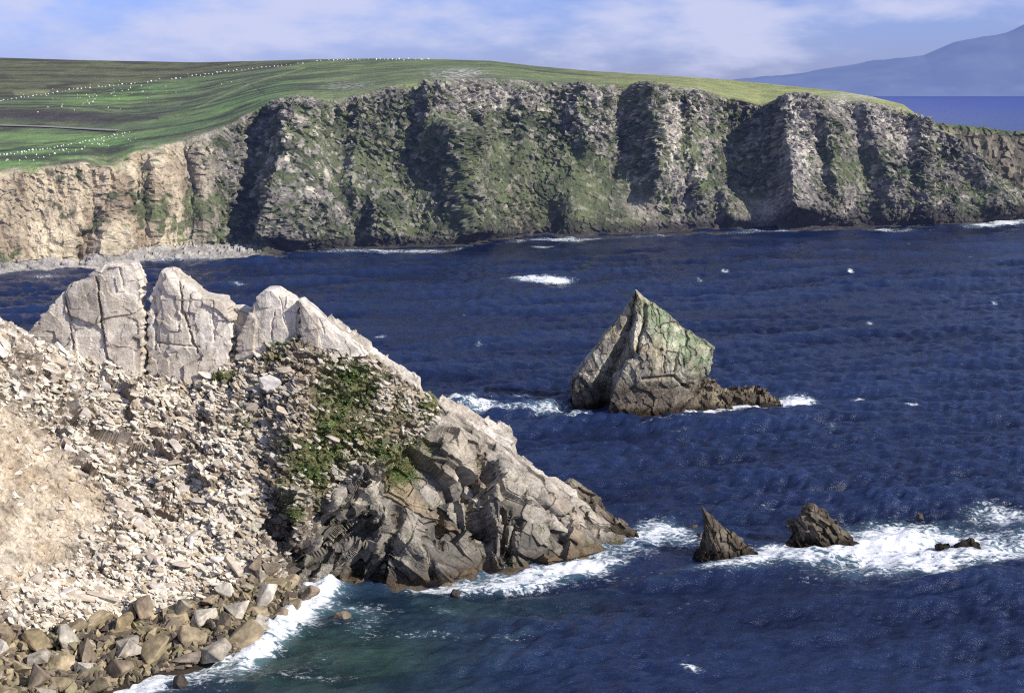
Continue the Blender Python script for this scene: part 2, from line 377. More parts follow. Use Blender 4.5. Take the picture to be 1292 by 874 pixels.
props(tr, 'grey gravel track crossing the green field on the far hillside', None, None, 'structure')

# ------------------------------------------------------------------ second promontory
us2 = np.arange(1110, 1640, 1.3); t2 = np.linspace(0, 1, 130)[:, None]
tv = itp([(1110, 150), (1170, 155), (1200, 160), (1240, 165), (1292, 168), (1640, 178)], us2)
Y0, Y1 = 715., 745.
zt = at(us2, tv, Y1)[:, 2]
P = np.stack(np.broadcast_arrays(0 * t2 + (us2 - CX) / FP * Y1 * 1.0, Y0 + (Y1 - Y0) * t2, -2 + (zt + 2)[None] * t2), -1)
Pk = P[-1][None] + np.linspace(0, 1, 21)[1:, None, None] * np.array([0, 90., 0]); Pk[..., 2] -= np.linspace(0, 1, 21)[1:, None] ** 2 * (zt + 3)
P = np.concatenate([P, Pk]); tt = np.concatenate([t2 + 0 * us2, 1 + np.linspace(0, 1, 21)[1:, None] + 0 * us2])
N_ = gnormal(P); N_ = -N_ if N_[50, 100, 1] > 0 else N_
b2_, rr, _ = blocks(P, (3, 3, 5), None, 2)
d = (sstep(0, .1, tt) * (1 - sstep(.95, 1.1, tt))) * (6 * fbm(P, 22, 4, ridge=True, st=(1, 1, .4)) + 2 * b2_)
P = P + N_ * d[..., None] * np.array([1, 1, .4])
c = mixc(lin(100, 94, 84) + 0 * P, lin(146, 138, 120) + 0 * P, sstep(.2, .9, rr)); c = mixc(c, lin(96, 112, 68) + 0 * P, sstep(.9, 1.0, tt) * .85); c = mixc(c, lin(60, 56, 56) + 0 * P, 1 - sstep(.1, .2, tt))
props(mesh_obj('far_promontory', P, grid_faces(*tt.shape), M_far, c), 'low brown rocky promontory behind the right end of the cliff', None, None, 'structure')

# ------------------------------------------------------------------ distant hill
us3 = np.arange(880, 2100, 3.); YH = 11500.
hv = itp([(880, 108), (935, 102), (960, 98.5), (985, 98), (1010, 95), (1060, 85), (1100, 78), (1140, 73), (1165, 70), (1200, 55), (1240, 47), (1268, 43), (1292, 31), (1400, -10), (1550, -40), (1800, 0), (2100, 60)], us3)
top_ = at(us3, hv, YH + 1600)
t3 = np.linspace(0, 1, 60)[:, None]
X = top_[None, :, 0] * (1 - .09 * (1 - t3)); P = np.stack([X, YH + 1600 * t3 + 0 * X, -5 + (top_[None, :, 2] + 5) * t3 ** .8], -1)
tb = np.linspace(0, 1, 16)[1:, None]
Pk = np.stack([top_[None, :, 0] + 0 * tb, top_[None, :, 1] + 1500 * tb, top_[None, :, 2] * (1 - tb) - 5], -1)
P = np.concatenate([P, Pk]); P[..., 2] += 26 * fbm(P, 700, 4, off=2, ridge=True) * np.clip(P[..., 2] / 60, 0, 1) * (P[..., 1] < YH + 1550)
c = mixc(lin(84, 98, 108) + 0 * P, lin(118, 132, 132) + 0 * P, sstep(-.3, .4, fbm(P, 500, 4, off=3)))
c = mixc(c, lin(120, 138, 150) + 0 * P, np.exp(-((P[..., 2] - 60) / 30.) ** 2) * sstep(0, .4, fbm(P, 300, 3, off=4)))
m, t_, N = nt('hazy_hill'); L = t_.links.new
out = N('ShaderNodeOutputMaterial'); a_ = N('ShaderNodeAttribute', attribute_name='Col'); d_ = N('ShaderNodeBsdfDiffuse'); L(a_.outputs['Color'], d_.inputs[0])
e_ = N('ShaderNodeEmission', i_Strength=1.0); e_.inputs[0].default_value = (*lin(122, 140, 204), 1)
mx = N('ShaderNodeMixShader'); mx.inputs[0].default_value = .74; L(d_.outputs[0], mx.inputs[1]); L(e_.outputs[0], mx.inputs[2]); L(mx.outputs[0], out.inputs[0])  # distance haze is a blue emission mixed over the hill colour
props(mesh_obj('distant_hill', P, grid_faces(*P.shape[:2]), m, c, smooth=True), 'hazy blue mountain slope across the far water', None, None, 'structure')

# ------------------------------------------------------------------ FOREGROUND HEADLAND
FB = [(-340, 1015), (0, 925), (130, 876), (200, 852), (290, 832), (330, 800), (380, 764), (400, 744), (430, 738), (500, 742), (560, 736), (610, 722), (650, 722), (700, 712), (740, 702), (780, 690), (815, 685), (822, 684)]
FC = [(-340, 215, 160), (0, 402, 178), (40, 428, 182), (100, 447, 186), (185, 462, 189), (250, 462, 190), (310, 438, 190), (345, 415, 190), (390, 400, 190), (430, 420, 190), (480, 453, 189), (530, 494, 188), (560, 507, 188), (600, 541, 188), (650, 582, 187), (700, 614, 187), (760, 652, 187), (812, 682, 186.5), (822, 684, 186)]
us = np.arange(-340, 822, 1.0); nC = len(us)
vb = itp(FB, us); vc = itp(FC, us); Pb = at_z(us, vb); Pc = at(us, vc, itp(FC, us, 2))
n1, n2 = 520, 60
t = np.linspace(0, 1, n1)[:, None]
V = vb + (vc - vb) * t
# depth along the column : linear in height between foot and crest, with a flatter beach on the left
bch = 1 - sstep(330, 400, us)[None]
zf = t ** 1.0
Pl = Pb[None] * (1 - t[..., None]) + Pc[None] * t[..., None]
Vl = proj(Pl)[1]
# re-sample so that rows are evenly spaced in the picture height
P = np.empty((n1, nC, 3))
for j in range(nC):
    q = np.linspace(0, 1, 60); K = Pb[j] * (1 - q[:, None]) + Pc[j] * q[:, None]
    hgt = np.linalg.norm(Pc[j] - Pb[j])
    K[:, 2] -= bch[0, j] * 3.2 * np.sin(np.pi * np.clip(q * 1.15, 0, 1)) * (q < .87)
    K[:, 1] -= (1 - bch[0, j]) * .13 * hgt * np.sin(np.pi * q)       # bulging cliff
    kv = proj(K)[1]; od = np.argsort(-kv); f_ = np.linspace(kv[0], kv[-1], n1)
    for a in range(3): P[:, j, a] = np.interp(-f_, -kv[od], K[od, a])
Bk = Pc[None] + np.linspace(0, 1, n2 + 1)[1:, None, None] * (np.array([6., 42., 0])[None] * np.clip(Pc[:, 2:3] / 18, .03, 1))[None]
Bk[..., 2] -= (np.linspace(0, 1, n2 + 1)[1:, None] ** .9) * (Pc[None, :, 2] + 4)
und = Pb[None] + np.array([.3, -4., -3.])
P = np.concatenate([und, P, Bk])
tt = np.concatenate([np.zeros((1, nC)), t + 0 * us, 1 + np.linspace(0, 1, n2 + 1)[1:, None] + 0 * us])
U, V = proj(P)
N0 = blur(gnormal(P), 14); N0 /= np.linalg.norm(N0, axis=-1, keepdims=True)
if N0[200, 300, 1] > 0: N0 = -N0
fade = sstep(0, .03, tt) * (1 - .75 * np.exp(-((tt - 1) / .03) ** 2))
tipf = np.clip((818 - U) / 170, .0, 1)
# zones
clf_line = np.interp(U, [340, 378, 430, 480, 520, 550, 580, 640, 720, 820], [760, 690, 610, 585, 570, 525, 520, 572, 630, 690])
Vn = V + 14 * fbm(P, 5, 3, off=2)
cliff = sstep(-10, 14, Vn - clf_line) * sstep(352, 388, U + 10 * fbm(P, 4, 3)) * (tt <= 1.02)
cliff = np.maximum(cliff, sstep(540, 565, U))
sand = np.clip(blob(U, V, -10, 640, 85, 110) * 1.6 + blob(U, V, 95, 655, 45, 50, 30) * .9 + blob(U, V, -200, 640, 180, 170), 0, 1); sand = sstep(.35, .95, sand + .45 * fbm(P, 6, 4, off=30, gain=.65)) * .93
bline = np.interp(U, [-340, 0, 60, 150, 230, 330, 390], [810, 803, 800, 796, 778, 734, 708])
bould = sstep(-12, 12, Vn + 30 * fbm(P, 11, 3, off=150) - bline) * (1 - cliff)
green = np.zeros_like(U)
for cu, cv, ru, rv, ro, s in [(350, 434, 42, 9, -8, 1.2), (285, 478, 34, 9, 0, 1.1), (345, 455, 20, 8, 0, .6), (412, 500, 26, 38, 20, .75), (390, 590, 36, 36, -50, 1.1), (425, 545, 30, 30, 0, .8), (490, 575, 48, 26, 25, .95),
                              (540, 512, 13, 30, 10, 1.1), (375, 650, 9, 14, 0, 1), (480, 510, 55, 40, 35, .45), (310, 540, 40, 14, 0, .45), (505, 590, 20, 18, 0, .9), (360, 625, 14, 18, 0, .9), (445, 480, 40, 25, 35, .5)]:
    green += s * blob(U, V, cu, cv, ru, rv, ro)
greenm = sstep(.12, 1.15, green * 1.0 + .9 * fbm(P, 3.2, 5, off=17, gain=.65)) * (1 - .8 * sstep(.3, .6, sand))
# first the large forms, then fresh normals, then the ledges and joints on top of them
foldm = (U + 25 * fbm(P, 12, 3, off=140) < 485).astype(float)
axR, axL, axS = axes(38), axes(-42), axes(24)
Wp = P + .45 * np.stack([fbm(P, 5, 3, off=q) for q in (1, 21, 41)], -1)
h1, q1, e1 = blocks(Wp, (14, 3.6, 9), axR, 5); h1l, q1l, e1l = blocks(Wp, (11, 3.6, 8), axL, 9)
dsp = cliff * tipf * 3.4 * (h1 * (1 - foldm) + h1l * foldm)
dsp += (1 - cliff) * (1.2 * fbm(P, 22, 3, off=22, ridge=True) * (1 - bould) + (1 - sand) * 1.6 * fbm(P, 14, 3, off=6))
Uw = U + 5 * fbm(P, 3, 3, off=44); Vw = V + 5 * fbm(P, 3, 3, off=46)
for pts, A, w in [([(598, 590), (602, 630), (612, 672)], 5.5, 8), ([(612, 600), (616, 628)], 3, 4), ([(350, 640), (362, 690), (378, 722)], 4.5, 15), ([(330, 655), (380, 700)], 3.5, 10),
                  ([(385, 705), (425, 680), (465, 648)], 2.6, 4), ([(640, 640), (636, 700)], 2.6, 5), ([(655, 655), (642, 715)], 2.0, 4), ([(572, 640), (560, 690)], 1.8, 4), ([(505, 640), (490, 700)], 1.8, 6), ([(430, 610), (440, 650)], 1.5, 5),
                  ([(690, 660), (720, 690)], 1.8, 4), ([(735, 655), (765, 685)], 1.5, 3), ([(660, 622), (725, 668)], 1.5, 3), ([(450, 700), (440, 735)], 1.5, 5), ([(535, 690), (545, 730)], 1.5, 5)]:
    dsp -= A * np.exp(-(pdist(Uw, Vw, pts) / w) ** 2)
# ribs standing proud in the lower cliff
for pts, A, w in [([(420, 640), (480, 655), (560, 725)], 2.0, 12), ([(622, 600), (630, 715)], 2.0, 9), ([(455, 600), (480, 640), (475, 700)], 1.4, 9), ([(395, 720), (440, 690)], 1.6, 12), ([(560, 560), (590, 560)], 1.0, 14)]:
    dsp += A * np.exp(-(pdist(Uw, Vw, pts) / w) ** 2)
P = P + N0 * (dsp * fade)[..., None] * np.array([1, 1, .8])
N0 = blur(gnormal(P), 3); N0 /= np.linalg.norm(N0, axis=-1, keepdims=True)
if N0[200, 300, 1] > 0: N0 = -N0
# block systems
axR, axL, axS = axes(38), axes(-42), axes(24)
Wp = P + 1.2 * np.stack([fbm(P, 7, 3, off=q) for q in (1, 21, 41)], -1)
foldm = (U + 25 * fbm(P, 12, 3, off=140) < 485).astype(float)
bed = []
for AX, of in ((axR, 0), (axL, 7)):
    s_ = (P @ AX[1]) / 1.5 + .9 * fbm(P, 10, 3, off=of) + .04 * fbm(P, 1.5, 2, off=of)
    bed.append((s_ - np.floor(s_)) ** .7)
bedm = (.25 + .75 * sstep(-.2, .35, fbm(P, 8, 3, off=120)))
Wp = P + .45 * np.stack([fbm(P, 5, 3, off=q) for q in (1, 21, 41)], -1)
h1, q1, e1 = blocks(Wp, (14, 3.6, 9), axR, 5); h1l, q1l, e1l = blocks(Wp, (11, 3.6, 8), axL, 9)
h2, q2, e2 = blocks(Wp, (3.6, 1.5, 2.6), axR, 15); h2l, q2l, e2l = blocks(Wp, (3.6, 1.5, 2.6), axL, 19)
BED = (bed[0] * (1 - foldm) + bed[1] * foldm - .5) * bedm
H1 = h1 * (1 - foldm) + h1l * foldm; H2 = h2 * (1 - foldm) + h2l * foldm; Q2 = q2 * (1 - foldm) + q2l * foldm; Q1 = q1 * (1 - foldm) + q1l * foldm; E2 = e2 * (1 - foldm) + e2l * foldm
h3, q3, e3 = blocks(P, (1.9, .7, 1.3), axS, 31); h4, q4, e4 = blocks(P, (.8, .6, .6), axS, 37)
led, ql, el = blocks(Wp, (6.5, 1.8, 3.5), axS, 51)
ledm = np.clip(blob(U, V, 130, 560, 130, 75, 20) * 1.3 + blob(U, V, 40, 480, 60, 50) * .7, 0, 1) * (1 - sand)
dsp = cliff * tipf * (.8 * H1 + .5 * BED + 1.25 * H2 * (.35 + sstep(-.2, .3, fbm(P, 9, 3, off=64))) + .2 * h3 * (1 - .5 * sstep(560, 600, U))) + (1 - cliff) * (1 - sand) * (.9 * h3 + .9 * h4 + 4.2 * ledm * led) + sand * (.9 * fbm(P, 6, 5, off=3, gain=.6) + .5 * fbm(P, 3, 3, ridge=True, off=13) + .3 * h4)
dsp += greenm * .25
P2 = P + N0 * (dsp * fade)[..., None] * np.array([1, 1, .8])
P2[..., 2] = np.where((tt > .012) & (tt < 1.0), np.maximum(P2[..., 2], (.05 + .5 * tt) * (U < 800)), P2[..., 2])
P2[..., 2] -= 1.6 * sstep(798, 818, U)
nz = abs(gnormal(P2)[..., 2])
Z = np.zeros_like(P)
c = mixc(lin(176, 160, 142) + Z, lin(228, 220, 208) + Z, sstep(.3, .8, .5 * q3 + .5 * q4)); c = mixc(c, lin(120, 104, 88) + Z, sstep(.8, .9, q4) * .5); c = mixc(c, lin(150, 136, 122) + Z, sstep(.55, 1, ql) * .6); c = mixc(c, lin(150, 132, 108) + Z, sstep(.0, .5, fbm(P, 10, 4, off=60)) * .6)
c = mixc(c, mixc(lin(224, 210, 188) + Z, lin(204, 186, 160) + Z, sstep(-.3, .4, fbm(P, 6, 4, off=5))), sand)
rightm = sstep(260, 420, U) * (1 - cliff)
c = mixc(c, lin(128, 114, 98) + Z, rightm * .6)
c = mixc(c, lin(160, 138, 112) + Z, (1 - cliff) * .45 * sstep(-.1, .4, fbm(P, 5, 4, off=66)))
cc = mixc(lin(130, 124, 116) + Z, lin(190, 181, 166) + Z, sstep(.2, .8, Q2)); cc = mixc(cc, lin(172, 150, 118) + Z, sstep(.7, .95, Q1) * .7)
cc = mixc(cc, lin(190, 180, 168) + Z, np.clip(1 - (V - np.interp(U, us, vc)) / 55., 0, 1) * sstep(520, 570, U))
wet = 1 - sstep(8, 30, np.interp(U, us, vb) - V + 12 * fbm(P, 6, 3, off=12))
cc *= (1 - .28 * sstep(610, 690, V) * (U < 700))[..., None]  # shadow on the lower cliff face painted into the rock colour
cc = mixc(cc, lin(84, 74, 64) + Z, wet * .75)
cc = mixc(cc, lin(120, 98, 70) + Z, np.exp(-((np.interp(U, us, vb) - V - 6) / 4.) ** 2) * .5)
cc *= (.7 + .3 * sstep(.0, .1, E2))[..., None]
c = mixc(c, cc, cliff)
c = mixc(c, lin(66, 58, 50) + Z, bould)
c = mixc(c, mixc(lin(84, 102, 56) + Z, lin(128, 122, 88) + Z, sstep(-.3, .3, fbm(P, 2, 3, off=70))), greenm)
c *= .95
FG, FGU, FGV, FGZ = P2, *proj(P2), dict(ledm=ledm, clump=sstep(-.25, .35, fbm(P, 6, 4, off=91)), cliff=cliff, sand=sand, bould=bould, green=greenm, tt=tt, N=N0, right=rightm)
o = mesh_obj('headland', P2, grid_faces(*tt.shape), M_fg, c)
props(o, 'foreground rocky headland with pale rubble slope and dark cliff foot', None, None, 'structure')
FGVB = vb

# ------------------------------------------------------------------ lofted rocks
def loft(name, rows, Yc, D, tmpl, mat, colf, seed=0, amp=(.8, .35), size=(4, 2, 3), grooves=(), nth=260, nz=190, ax=None, dmin=.35, lean=0.0, parent=None, dfun=None, jag=0.0):
    rows = np.array(sorted(rows, key=lambda r: -r[0]), float)
    vs = np.linspace(rows[0, 0], rows[-1, 0], nz)
    ul = np.interp(-vs, -rows[:, 0], rows[:, 1]); ur = np.interp(-vs, -rows[:, 0], rows[:, 2])
    L = at(ul, vs, Yc); Rr = at(ur, vs, Yc); xc = (L[:, 0] + Rr[:, 0]) / 2; hw = (Rr[:, 0] - L[:, 0]) / 2; z = L[:, 2]
    T = np.array(list(tmpl) + [tmpl[0]], float); s = np.concatenate([[0], np.cumsum(np.hypot(*np.diff(T, axis=0).T))]); q = np.linspace(0, s[-1], nth, endpoint=False)
    a = np.interp(q, s, T[:, 0]); b = np.interp(q, s, T[:, 1])
    f = np.clip(hw / hw.max(), dmin, 1)
    top = np.minimum(1, np.linspace(1, 0, nz) * nz / 6 + .3)
    Dz = D * f * top if dfun is None else D * dfun(np.linspace(0, 1, nz)) * top
    jx = 0
    if jag:
        jr = np.random.default_rng(seed + 99); kn = np.arange(rows[-1, 0] - 2, rows[0, 0] + 6, 3.2); k1, k2 = kn + jr.normal(0, .8, len(kn)), kn + jr.normal(0, .8, len(kn))
        jl, jr_ = np.interp(vs, k1, jr.normal(0, jag, len(kn))), np.interp(vs, k2, jr.normal(0, jag, len(kn)))
        jx = np.where(a[None] < 0, jl[:, None], jr_[:, None]) * np.abs(a[None]) ** 8 * .11 * np.minimum(1, hw / 1.5)[:, None]
    P = np.stack([xc[:, None] + hw[:, None] * a[None] + jx, Yc + Dz[:, None] * b[None] + lean * (z - z[0])[:, None], z[:, None] + 0 * a[None]], -1)
    Pw = np.concatenate([P[:, -1:], P, P[:, :1]], 1); n = gnormal(Pw)[:, 1:-1]
    if n[nz // 2, np.argmin(b), 1] > 0: n = -n
    n = blur(n, 2); n /= np.linalg.norm(n, axis=-1, keepdims=True) + 1e-6
    U, V = proj(P)
    W = P + .5 * np.stack([fbm(P, 5, 3, off=seed + k) for k in (1, 5, 9)], -1)
    h, r, e = blocks(W, size, ax, seed); h2, r2, e2 = blocks(W, tuple(q * .4 for q in size), ax, seed + 3)
    sm = np.minimum(1, hw / 2.0)[:, None]
    d = sm * (amp[0] * (h + .22) + amp[1] * h2 + .15 * amp[0] * fbm(P, 1.2, 3, off=seed))
    fr = (n[..., 1] < .2)
    for pts, A, w in grooves:
        d = d - fr * A * np.exp(-(pdist(U + 5 * fbm(P, 2.2, 4, gain=.65), V, pts) / w) ** 2)
    P = P + n * d[..., None] * np.array([.7, 1, .5])
    U, V = proj(P)
    c = colf(P, U, V, r, r2, e, e2)
    Vx = np.concatenate([P.reshape(-1, 3), [P[-1].mean(0)]]); F_ = grid_faces(nz, nth, True)
    k = (nz - 1) * nth; idx = np.arange(nth); cap = np.stack([k + idx, k + (idx + 1) % nth, np.full(nth, nz * nth), np.full(nth, nz * nth)], -1)
    c = np.concatenate([c.reshape(-1, 3), [c[-1].reshape(-1, 3).mean(0)]])
    me = mesh_obj(name, Vx, F_, mat, c, parent)
    bm = bmesh.new(); bm.from_mesh(me.data); bm.verts.ensure_lookup_table()
    lastv = bm.verts[nz * nth]
    for i in idx:
        bm.faces.new((bm.verts[k + i], bm.verts[k + (i + 1) % nth], lastv))
    bm.to_mesh(me.data); bm.free()
    return me

SLAB = [(-1, -.2), (-.97, -.75), (-.4, -.95), (.3, -1), (.96, -.85), (1, -.1), (.9, .8), (0, 1), (-.9, .8)]
def c_pale(P, U, V, r, r2, e, e2):
    Z = np.zeros_like(P); c = mixc(lin(236, 226, 212) + Z, lin(212, 200, 184) + Z, sstep(.3, .9, r)); c = mixc(c, lin(236, 228, 220) + Z, sstep(.1, .5, fbm(P, 2.5, 3, off=3)) * .6)
    c = mixc(c, lin(176, 156, 130) + Z, sstep(.2, .6, fbm(P, 4, 4, off=33)) * .5)
    return c * (.72 + .28 * sstep(0, .05, e))[..., None] * .95
S = (5, 3.5, 6)
fins = [
 ('tall broad pale rock fin with notched top, leftmost on the crest', [(478, 70, 184), (450, 60, 186), (430, 45, 187), (420, 37, 187), (405, 51, 187), (394, 60, 186), (380, 74, 185), (366, 83, 184), (354, 97, 182), (350, 116, 181), (340, 124, 178), (334, 137, 173), (330, 146, 168)], 188, 3.0,
   [([(82, 375), (88, 400), (94, 440)], 1.0, 1.5), ([(122, 350), (128, 380), (134, 455)], 1.2, 1.6), ([(150, 335), (156, 360)], .4, 1.5)]),
 ('pointed pale rock fin with a sloping right shoulder, second on the crest', [(478, 197, 262), (455, 194, 291), (440, 192, 295), (420, 191, 299), (400, 191, 297), (385, 190, 292), (375, 190, 287), (373, 191, 262), (366, 194, 252), (355, 199, 237), (346, 203, 226), (338, 208, 218)], 189, 3.2,
   [([(193, 375), (197, 410), (196, 440)], .8, 2), ([(227, 350), (230, 390), (248, 445)], 1.1, 1.8), ([(240, 372), (238, 400)], .5, 1.3), ([(268, 380), (270, 430)], .5, 1.5), ([(200, 432), (250, 438)], .6, 1.6)]),
 ('low narrow jagged pale rock wedged between two taller fins', [(445, 294, 314), (420, 296, 318), (400, 295, 320), (390, 295, 318), (385, 297, 305)], 191, 2.2, []),
 ('rounded-top pale rock fin above the grassy ledge', [(450, 303, 386), (425, 307, 385), (400, 317, 383), (384, 323, 380), (376, 326, 372), (368, 330, 359), (362, 339, 349)], 189, 2.6, [([(345, 395), (343, 425)], .5, 1.5), ([(352, 375), (360, 410)], .3, 1.2)]),
 ('low pale rock fin tapering down to the right along the crest', [(446, 384, 462), (425, 385, 440), (415, 383, 427), (404, 381, 413), (390, 380, 397), (382, 379.5, 388), (376, 379, 382)], 187.5, 2.4, [([(400, 395), (410, 420)], .4, 1.5)]),
]
for i, (lb, rows, Y, D, gr) in enumerate(fins):
    o = loft('rock_fin', rows, Y, D, SLAB, M_pale, c_pale, seed=10 + i * 7, amp=(.6, .28), size=S, jag=2.2, grooves=[(q_[0], q_[1] * .55, q_[2] * .7) for q_ in gr], dmin=.95, nz=200)
    props(o, lb, 'rock fin', 'pale rock fins along the headland crest')

# sea stack with its low reef
def c_stack(P, U, V, r, r2, e, e2):
    Z = np.zeros_like(P); c = mixc(lin(206, 198, 178) + Z, lin(166, 158, 144) + Z, sstep(.3, .9, r)); c = mixc(c, lin(198, 182, 150) + Z, sstep(0, .4, fbm(P, 6, 3, off=3)) * .6)
    g = np.clip(blob(U, V, 862, 425, 45, 26, 35) * 1.1 + blob(U, V, 828, 395, 26, 14, 40) + blob(U, V, 880, 440, 20, 22), 0, 1) * sstep(-.5, .2, fbm(P, 1.5, 3, off=8))
    c = mixc(c, lin(140, 160, 122) + Z, g * .85)
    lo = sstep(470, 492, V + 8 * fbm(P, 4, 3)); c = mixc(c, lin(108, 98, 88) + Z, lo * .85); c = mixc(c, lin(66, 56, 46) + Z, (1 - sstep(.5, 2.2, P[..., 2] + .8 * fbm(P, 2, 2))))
    return c * (.55 + .45 * sstep(0, .1, e))[..., None]
TS = [(-1, .1), (-.97, -.3), (-.74, -.42), (-.5, -.12), (-.4, -.95), (.05, -1), (.55, -.75), (1, -.15), (.92, .35), (.5, .8), (-.1, 1), (-.7, .7)]
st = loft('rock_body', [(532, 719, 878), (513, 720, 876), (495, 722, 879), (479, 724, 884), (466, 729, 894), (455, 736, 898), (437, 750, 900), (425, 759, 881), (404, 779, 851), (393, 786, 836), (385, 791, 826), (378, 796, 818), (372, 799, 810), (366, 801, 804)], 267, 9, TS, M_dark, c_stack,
          seed=5, jag=.8, amp=(.65, .4), size=(5, 3.2, 7), ax=axes(60), grooves=[([(814, 385), (812, 410), (800, 450)], 1.6, 2.2), ([(806, 440), (770, 470), (765, 510)], 1.4, 3), ([(810, 478), (850, 475), (868, 490)], 1.0, 2), ([(860, 430), (850, 470)], .6, 1.3), ([(842, 420), (838, 470)], .5, 1.2)], nth=380, nz=260, dmin=.25)
root = bpy.data.objects.new('sea_stack', None); root.location = (at_z(800, 518)[0], 267, 0); COL.objects.link(root)
props(root, 'large tilted triangular sea stack with green-tinged upper face in mid bay', 'sea stack')
st.parent = root; st.matrix_parent_inverse = Matrix.Translation(root.location).inverted()

def reef(name, us, vb, vt, mat, colf, thick=4.0, seed=0, amp=(.8, .4), nf=70):
    P_b = at_z(us, vb); Yc = P_b[:, 1] + thick * .5; P_t = at(us, vt, Yc)
    h = np.maximum(P_t[:, 2], .05); q = np.linspace(-1, 1, nf)[:, None]
    prof = np.clip(1 - np.abs(q) ** 1.6, 0, 1)
    e = np.clip(np.minimum(us - us[0], us[-1] - us) / 4, 0.02, 1)
    P = np.stack([P_b[:, 0] + 0 * q, Yc + q * thick * .75 * e, -.6 + (h + .6) * prof * e], -1)
    b, r, ed = blocks(P, (2.2, 1.2, 1.8), axes(40), seed); b2, r2, e2 = blocks(P, (.9, .6, .8), axes(40), seed + 2)
    P = P + np.stack([.3 * b2, -amp[0] * b, amp[0] * b + amp[1] * b2], -1) * (prof * e)[..., None]
    U, V = proj(P); c = colf(P, U, V, r, r2, ed, e2)
    return mesh_obj(name, P, grid_faces(nf, len(us)), mat, c)
def c_reef(P, U, V, r, r2, e, e2):
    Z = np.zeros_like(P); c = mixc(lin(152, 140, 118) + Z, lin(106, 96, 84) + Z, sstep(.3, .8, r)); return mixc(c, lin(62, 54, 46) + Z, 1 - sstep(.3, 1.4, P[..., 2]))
u_ = np.arange(862, 992, .45)
rf = reef('low_reef', u_, itp([(862, 516), (900, 516), (950, 513), (992, 512)], u_), itp([(862, 470), (880, 478), (897, 479), (905, 484), (915, 490), (925, 489), (935, 492), (950, 491), (965, 494), (975, 498), (985, 504), (992, 511)], u_), M_dark, c_reef, 6.5, 3, (1.6, .8))
rf.parent = root; rf.matrix_parent_inverse = Matrix.Translation(root.location).inverted(); rf['label'] = 'low brown reef trailing off the foot of the stack'

def c_fin(P, U, V, r, r2, e, e2):
    Z = np.zeros_like(P); c = mixc(lin(122, 112, 98) + Z, lin(96, 86, 74) + Z, sstep(.3, .8, r)); c = mixc(c, lin(158, 146, 124) + Z, sstep(.1, .5, fbm(P, 2, 3, off=4)) * .6)
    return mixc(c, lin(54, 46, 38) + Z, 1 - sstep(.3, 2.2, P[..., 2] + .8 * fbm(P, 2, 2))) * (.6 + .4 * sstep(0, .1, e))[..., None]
TF = [(-1, -.1), (-.8, -.6), (-.2, -1), (.45, -.55), (1, -.1), (.7, .5), (0, 1), (-.8, .6)]
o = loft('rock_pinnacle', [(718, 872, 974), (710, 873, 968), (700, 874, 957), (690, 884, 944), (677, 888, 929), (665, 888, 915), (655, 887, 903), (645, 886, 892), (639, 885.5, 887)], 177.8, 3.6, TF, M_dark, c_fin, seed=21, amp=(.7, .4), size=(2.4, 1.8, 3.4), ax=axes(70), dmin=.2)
props(o, 'sharp shark-fin shaped rock rising from the surf beyond the headland tip', 'rock')
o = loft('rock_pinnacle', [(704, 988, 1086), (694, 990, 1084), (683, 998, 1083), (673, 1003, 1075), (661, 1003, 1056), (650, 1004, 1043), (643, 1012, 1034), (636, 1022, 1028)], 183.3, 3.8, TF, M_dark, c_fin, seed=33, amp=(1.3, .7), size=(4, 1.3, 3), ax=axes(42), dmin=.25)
props(o, 'blocky wedge of dark layered rock surrounded by white surf', 'rock')
# headland tip slabs
def c_tip(P, U, V, r, r2, e, e2):
    return mixc(c_fin(P, U, V, r, r2, e, e2), lin(170, 158, 140) + np.zeros_like(P), sstep(2, 6, P[..., 2]) * .4)
for lb, rows, Y, D in [('dark upright slab block standing behind the headland tip', [(645, 700, 752), (632, 702, 751), (625, 706, 748), (614, 712, 734), (606, 717, 722)], 190, 3.0),
                       ('small dark rock knob left of the upright tip slab', [(625, 694, 708), (615, 694, 706), (609, 697, 703)], 190, 1.6),
                       ('thin layered slabs sloping into the sea at the headland tip', [(692, 744, 822), (684, 745, 815), (672, 746, 800), (660, 745, 784), (648, 744, 768), (640, 746, 757), (636, 750, 754)], 186.5, 3.2)]:
    o = loft('tip_rock', rows, Y, D, TF, M_dark, c_tip, seed=int(Y * 3 + D * 10), amp=(1.5, .9), size=(6, .9, 2.5), ax=axes(38), nth=200, nz=120); props(o, lb, 'rock')

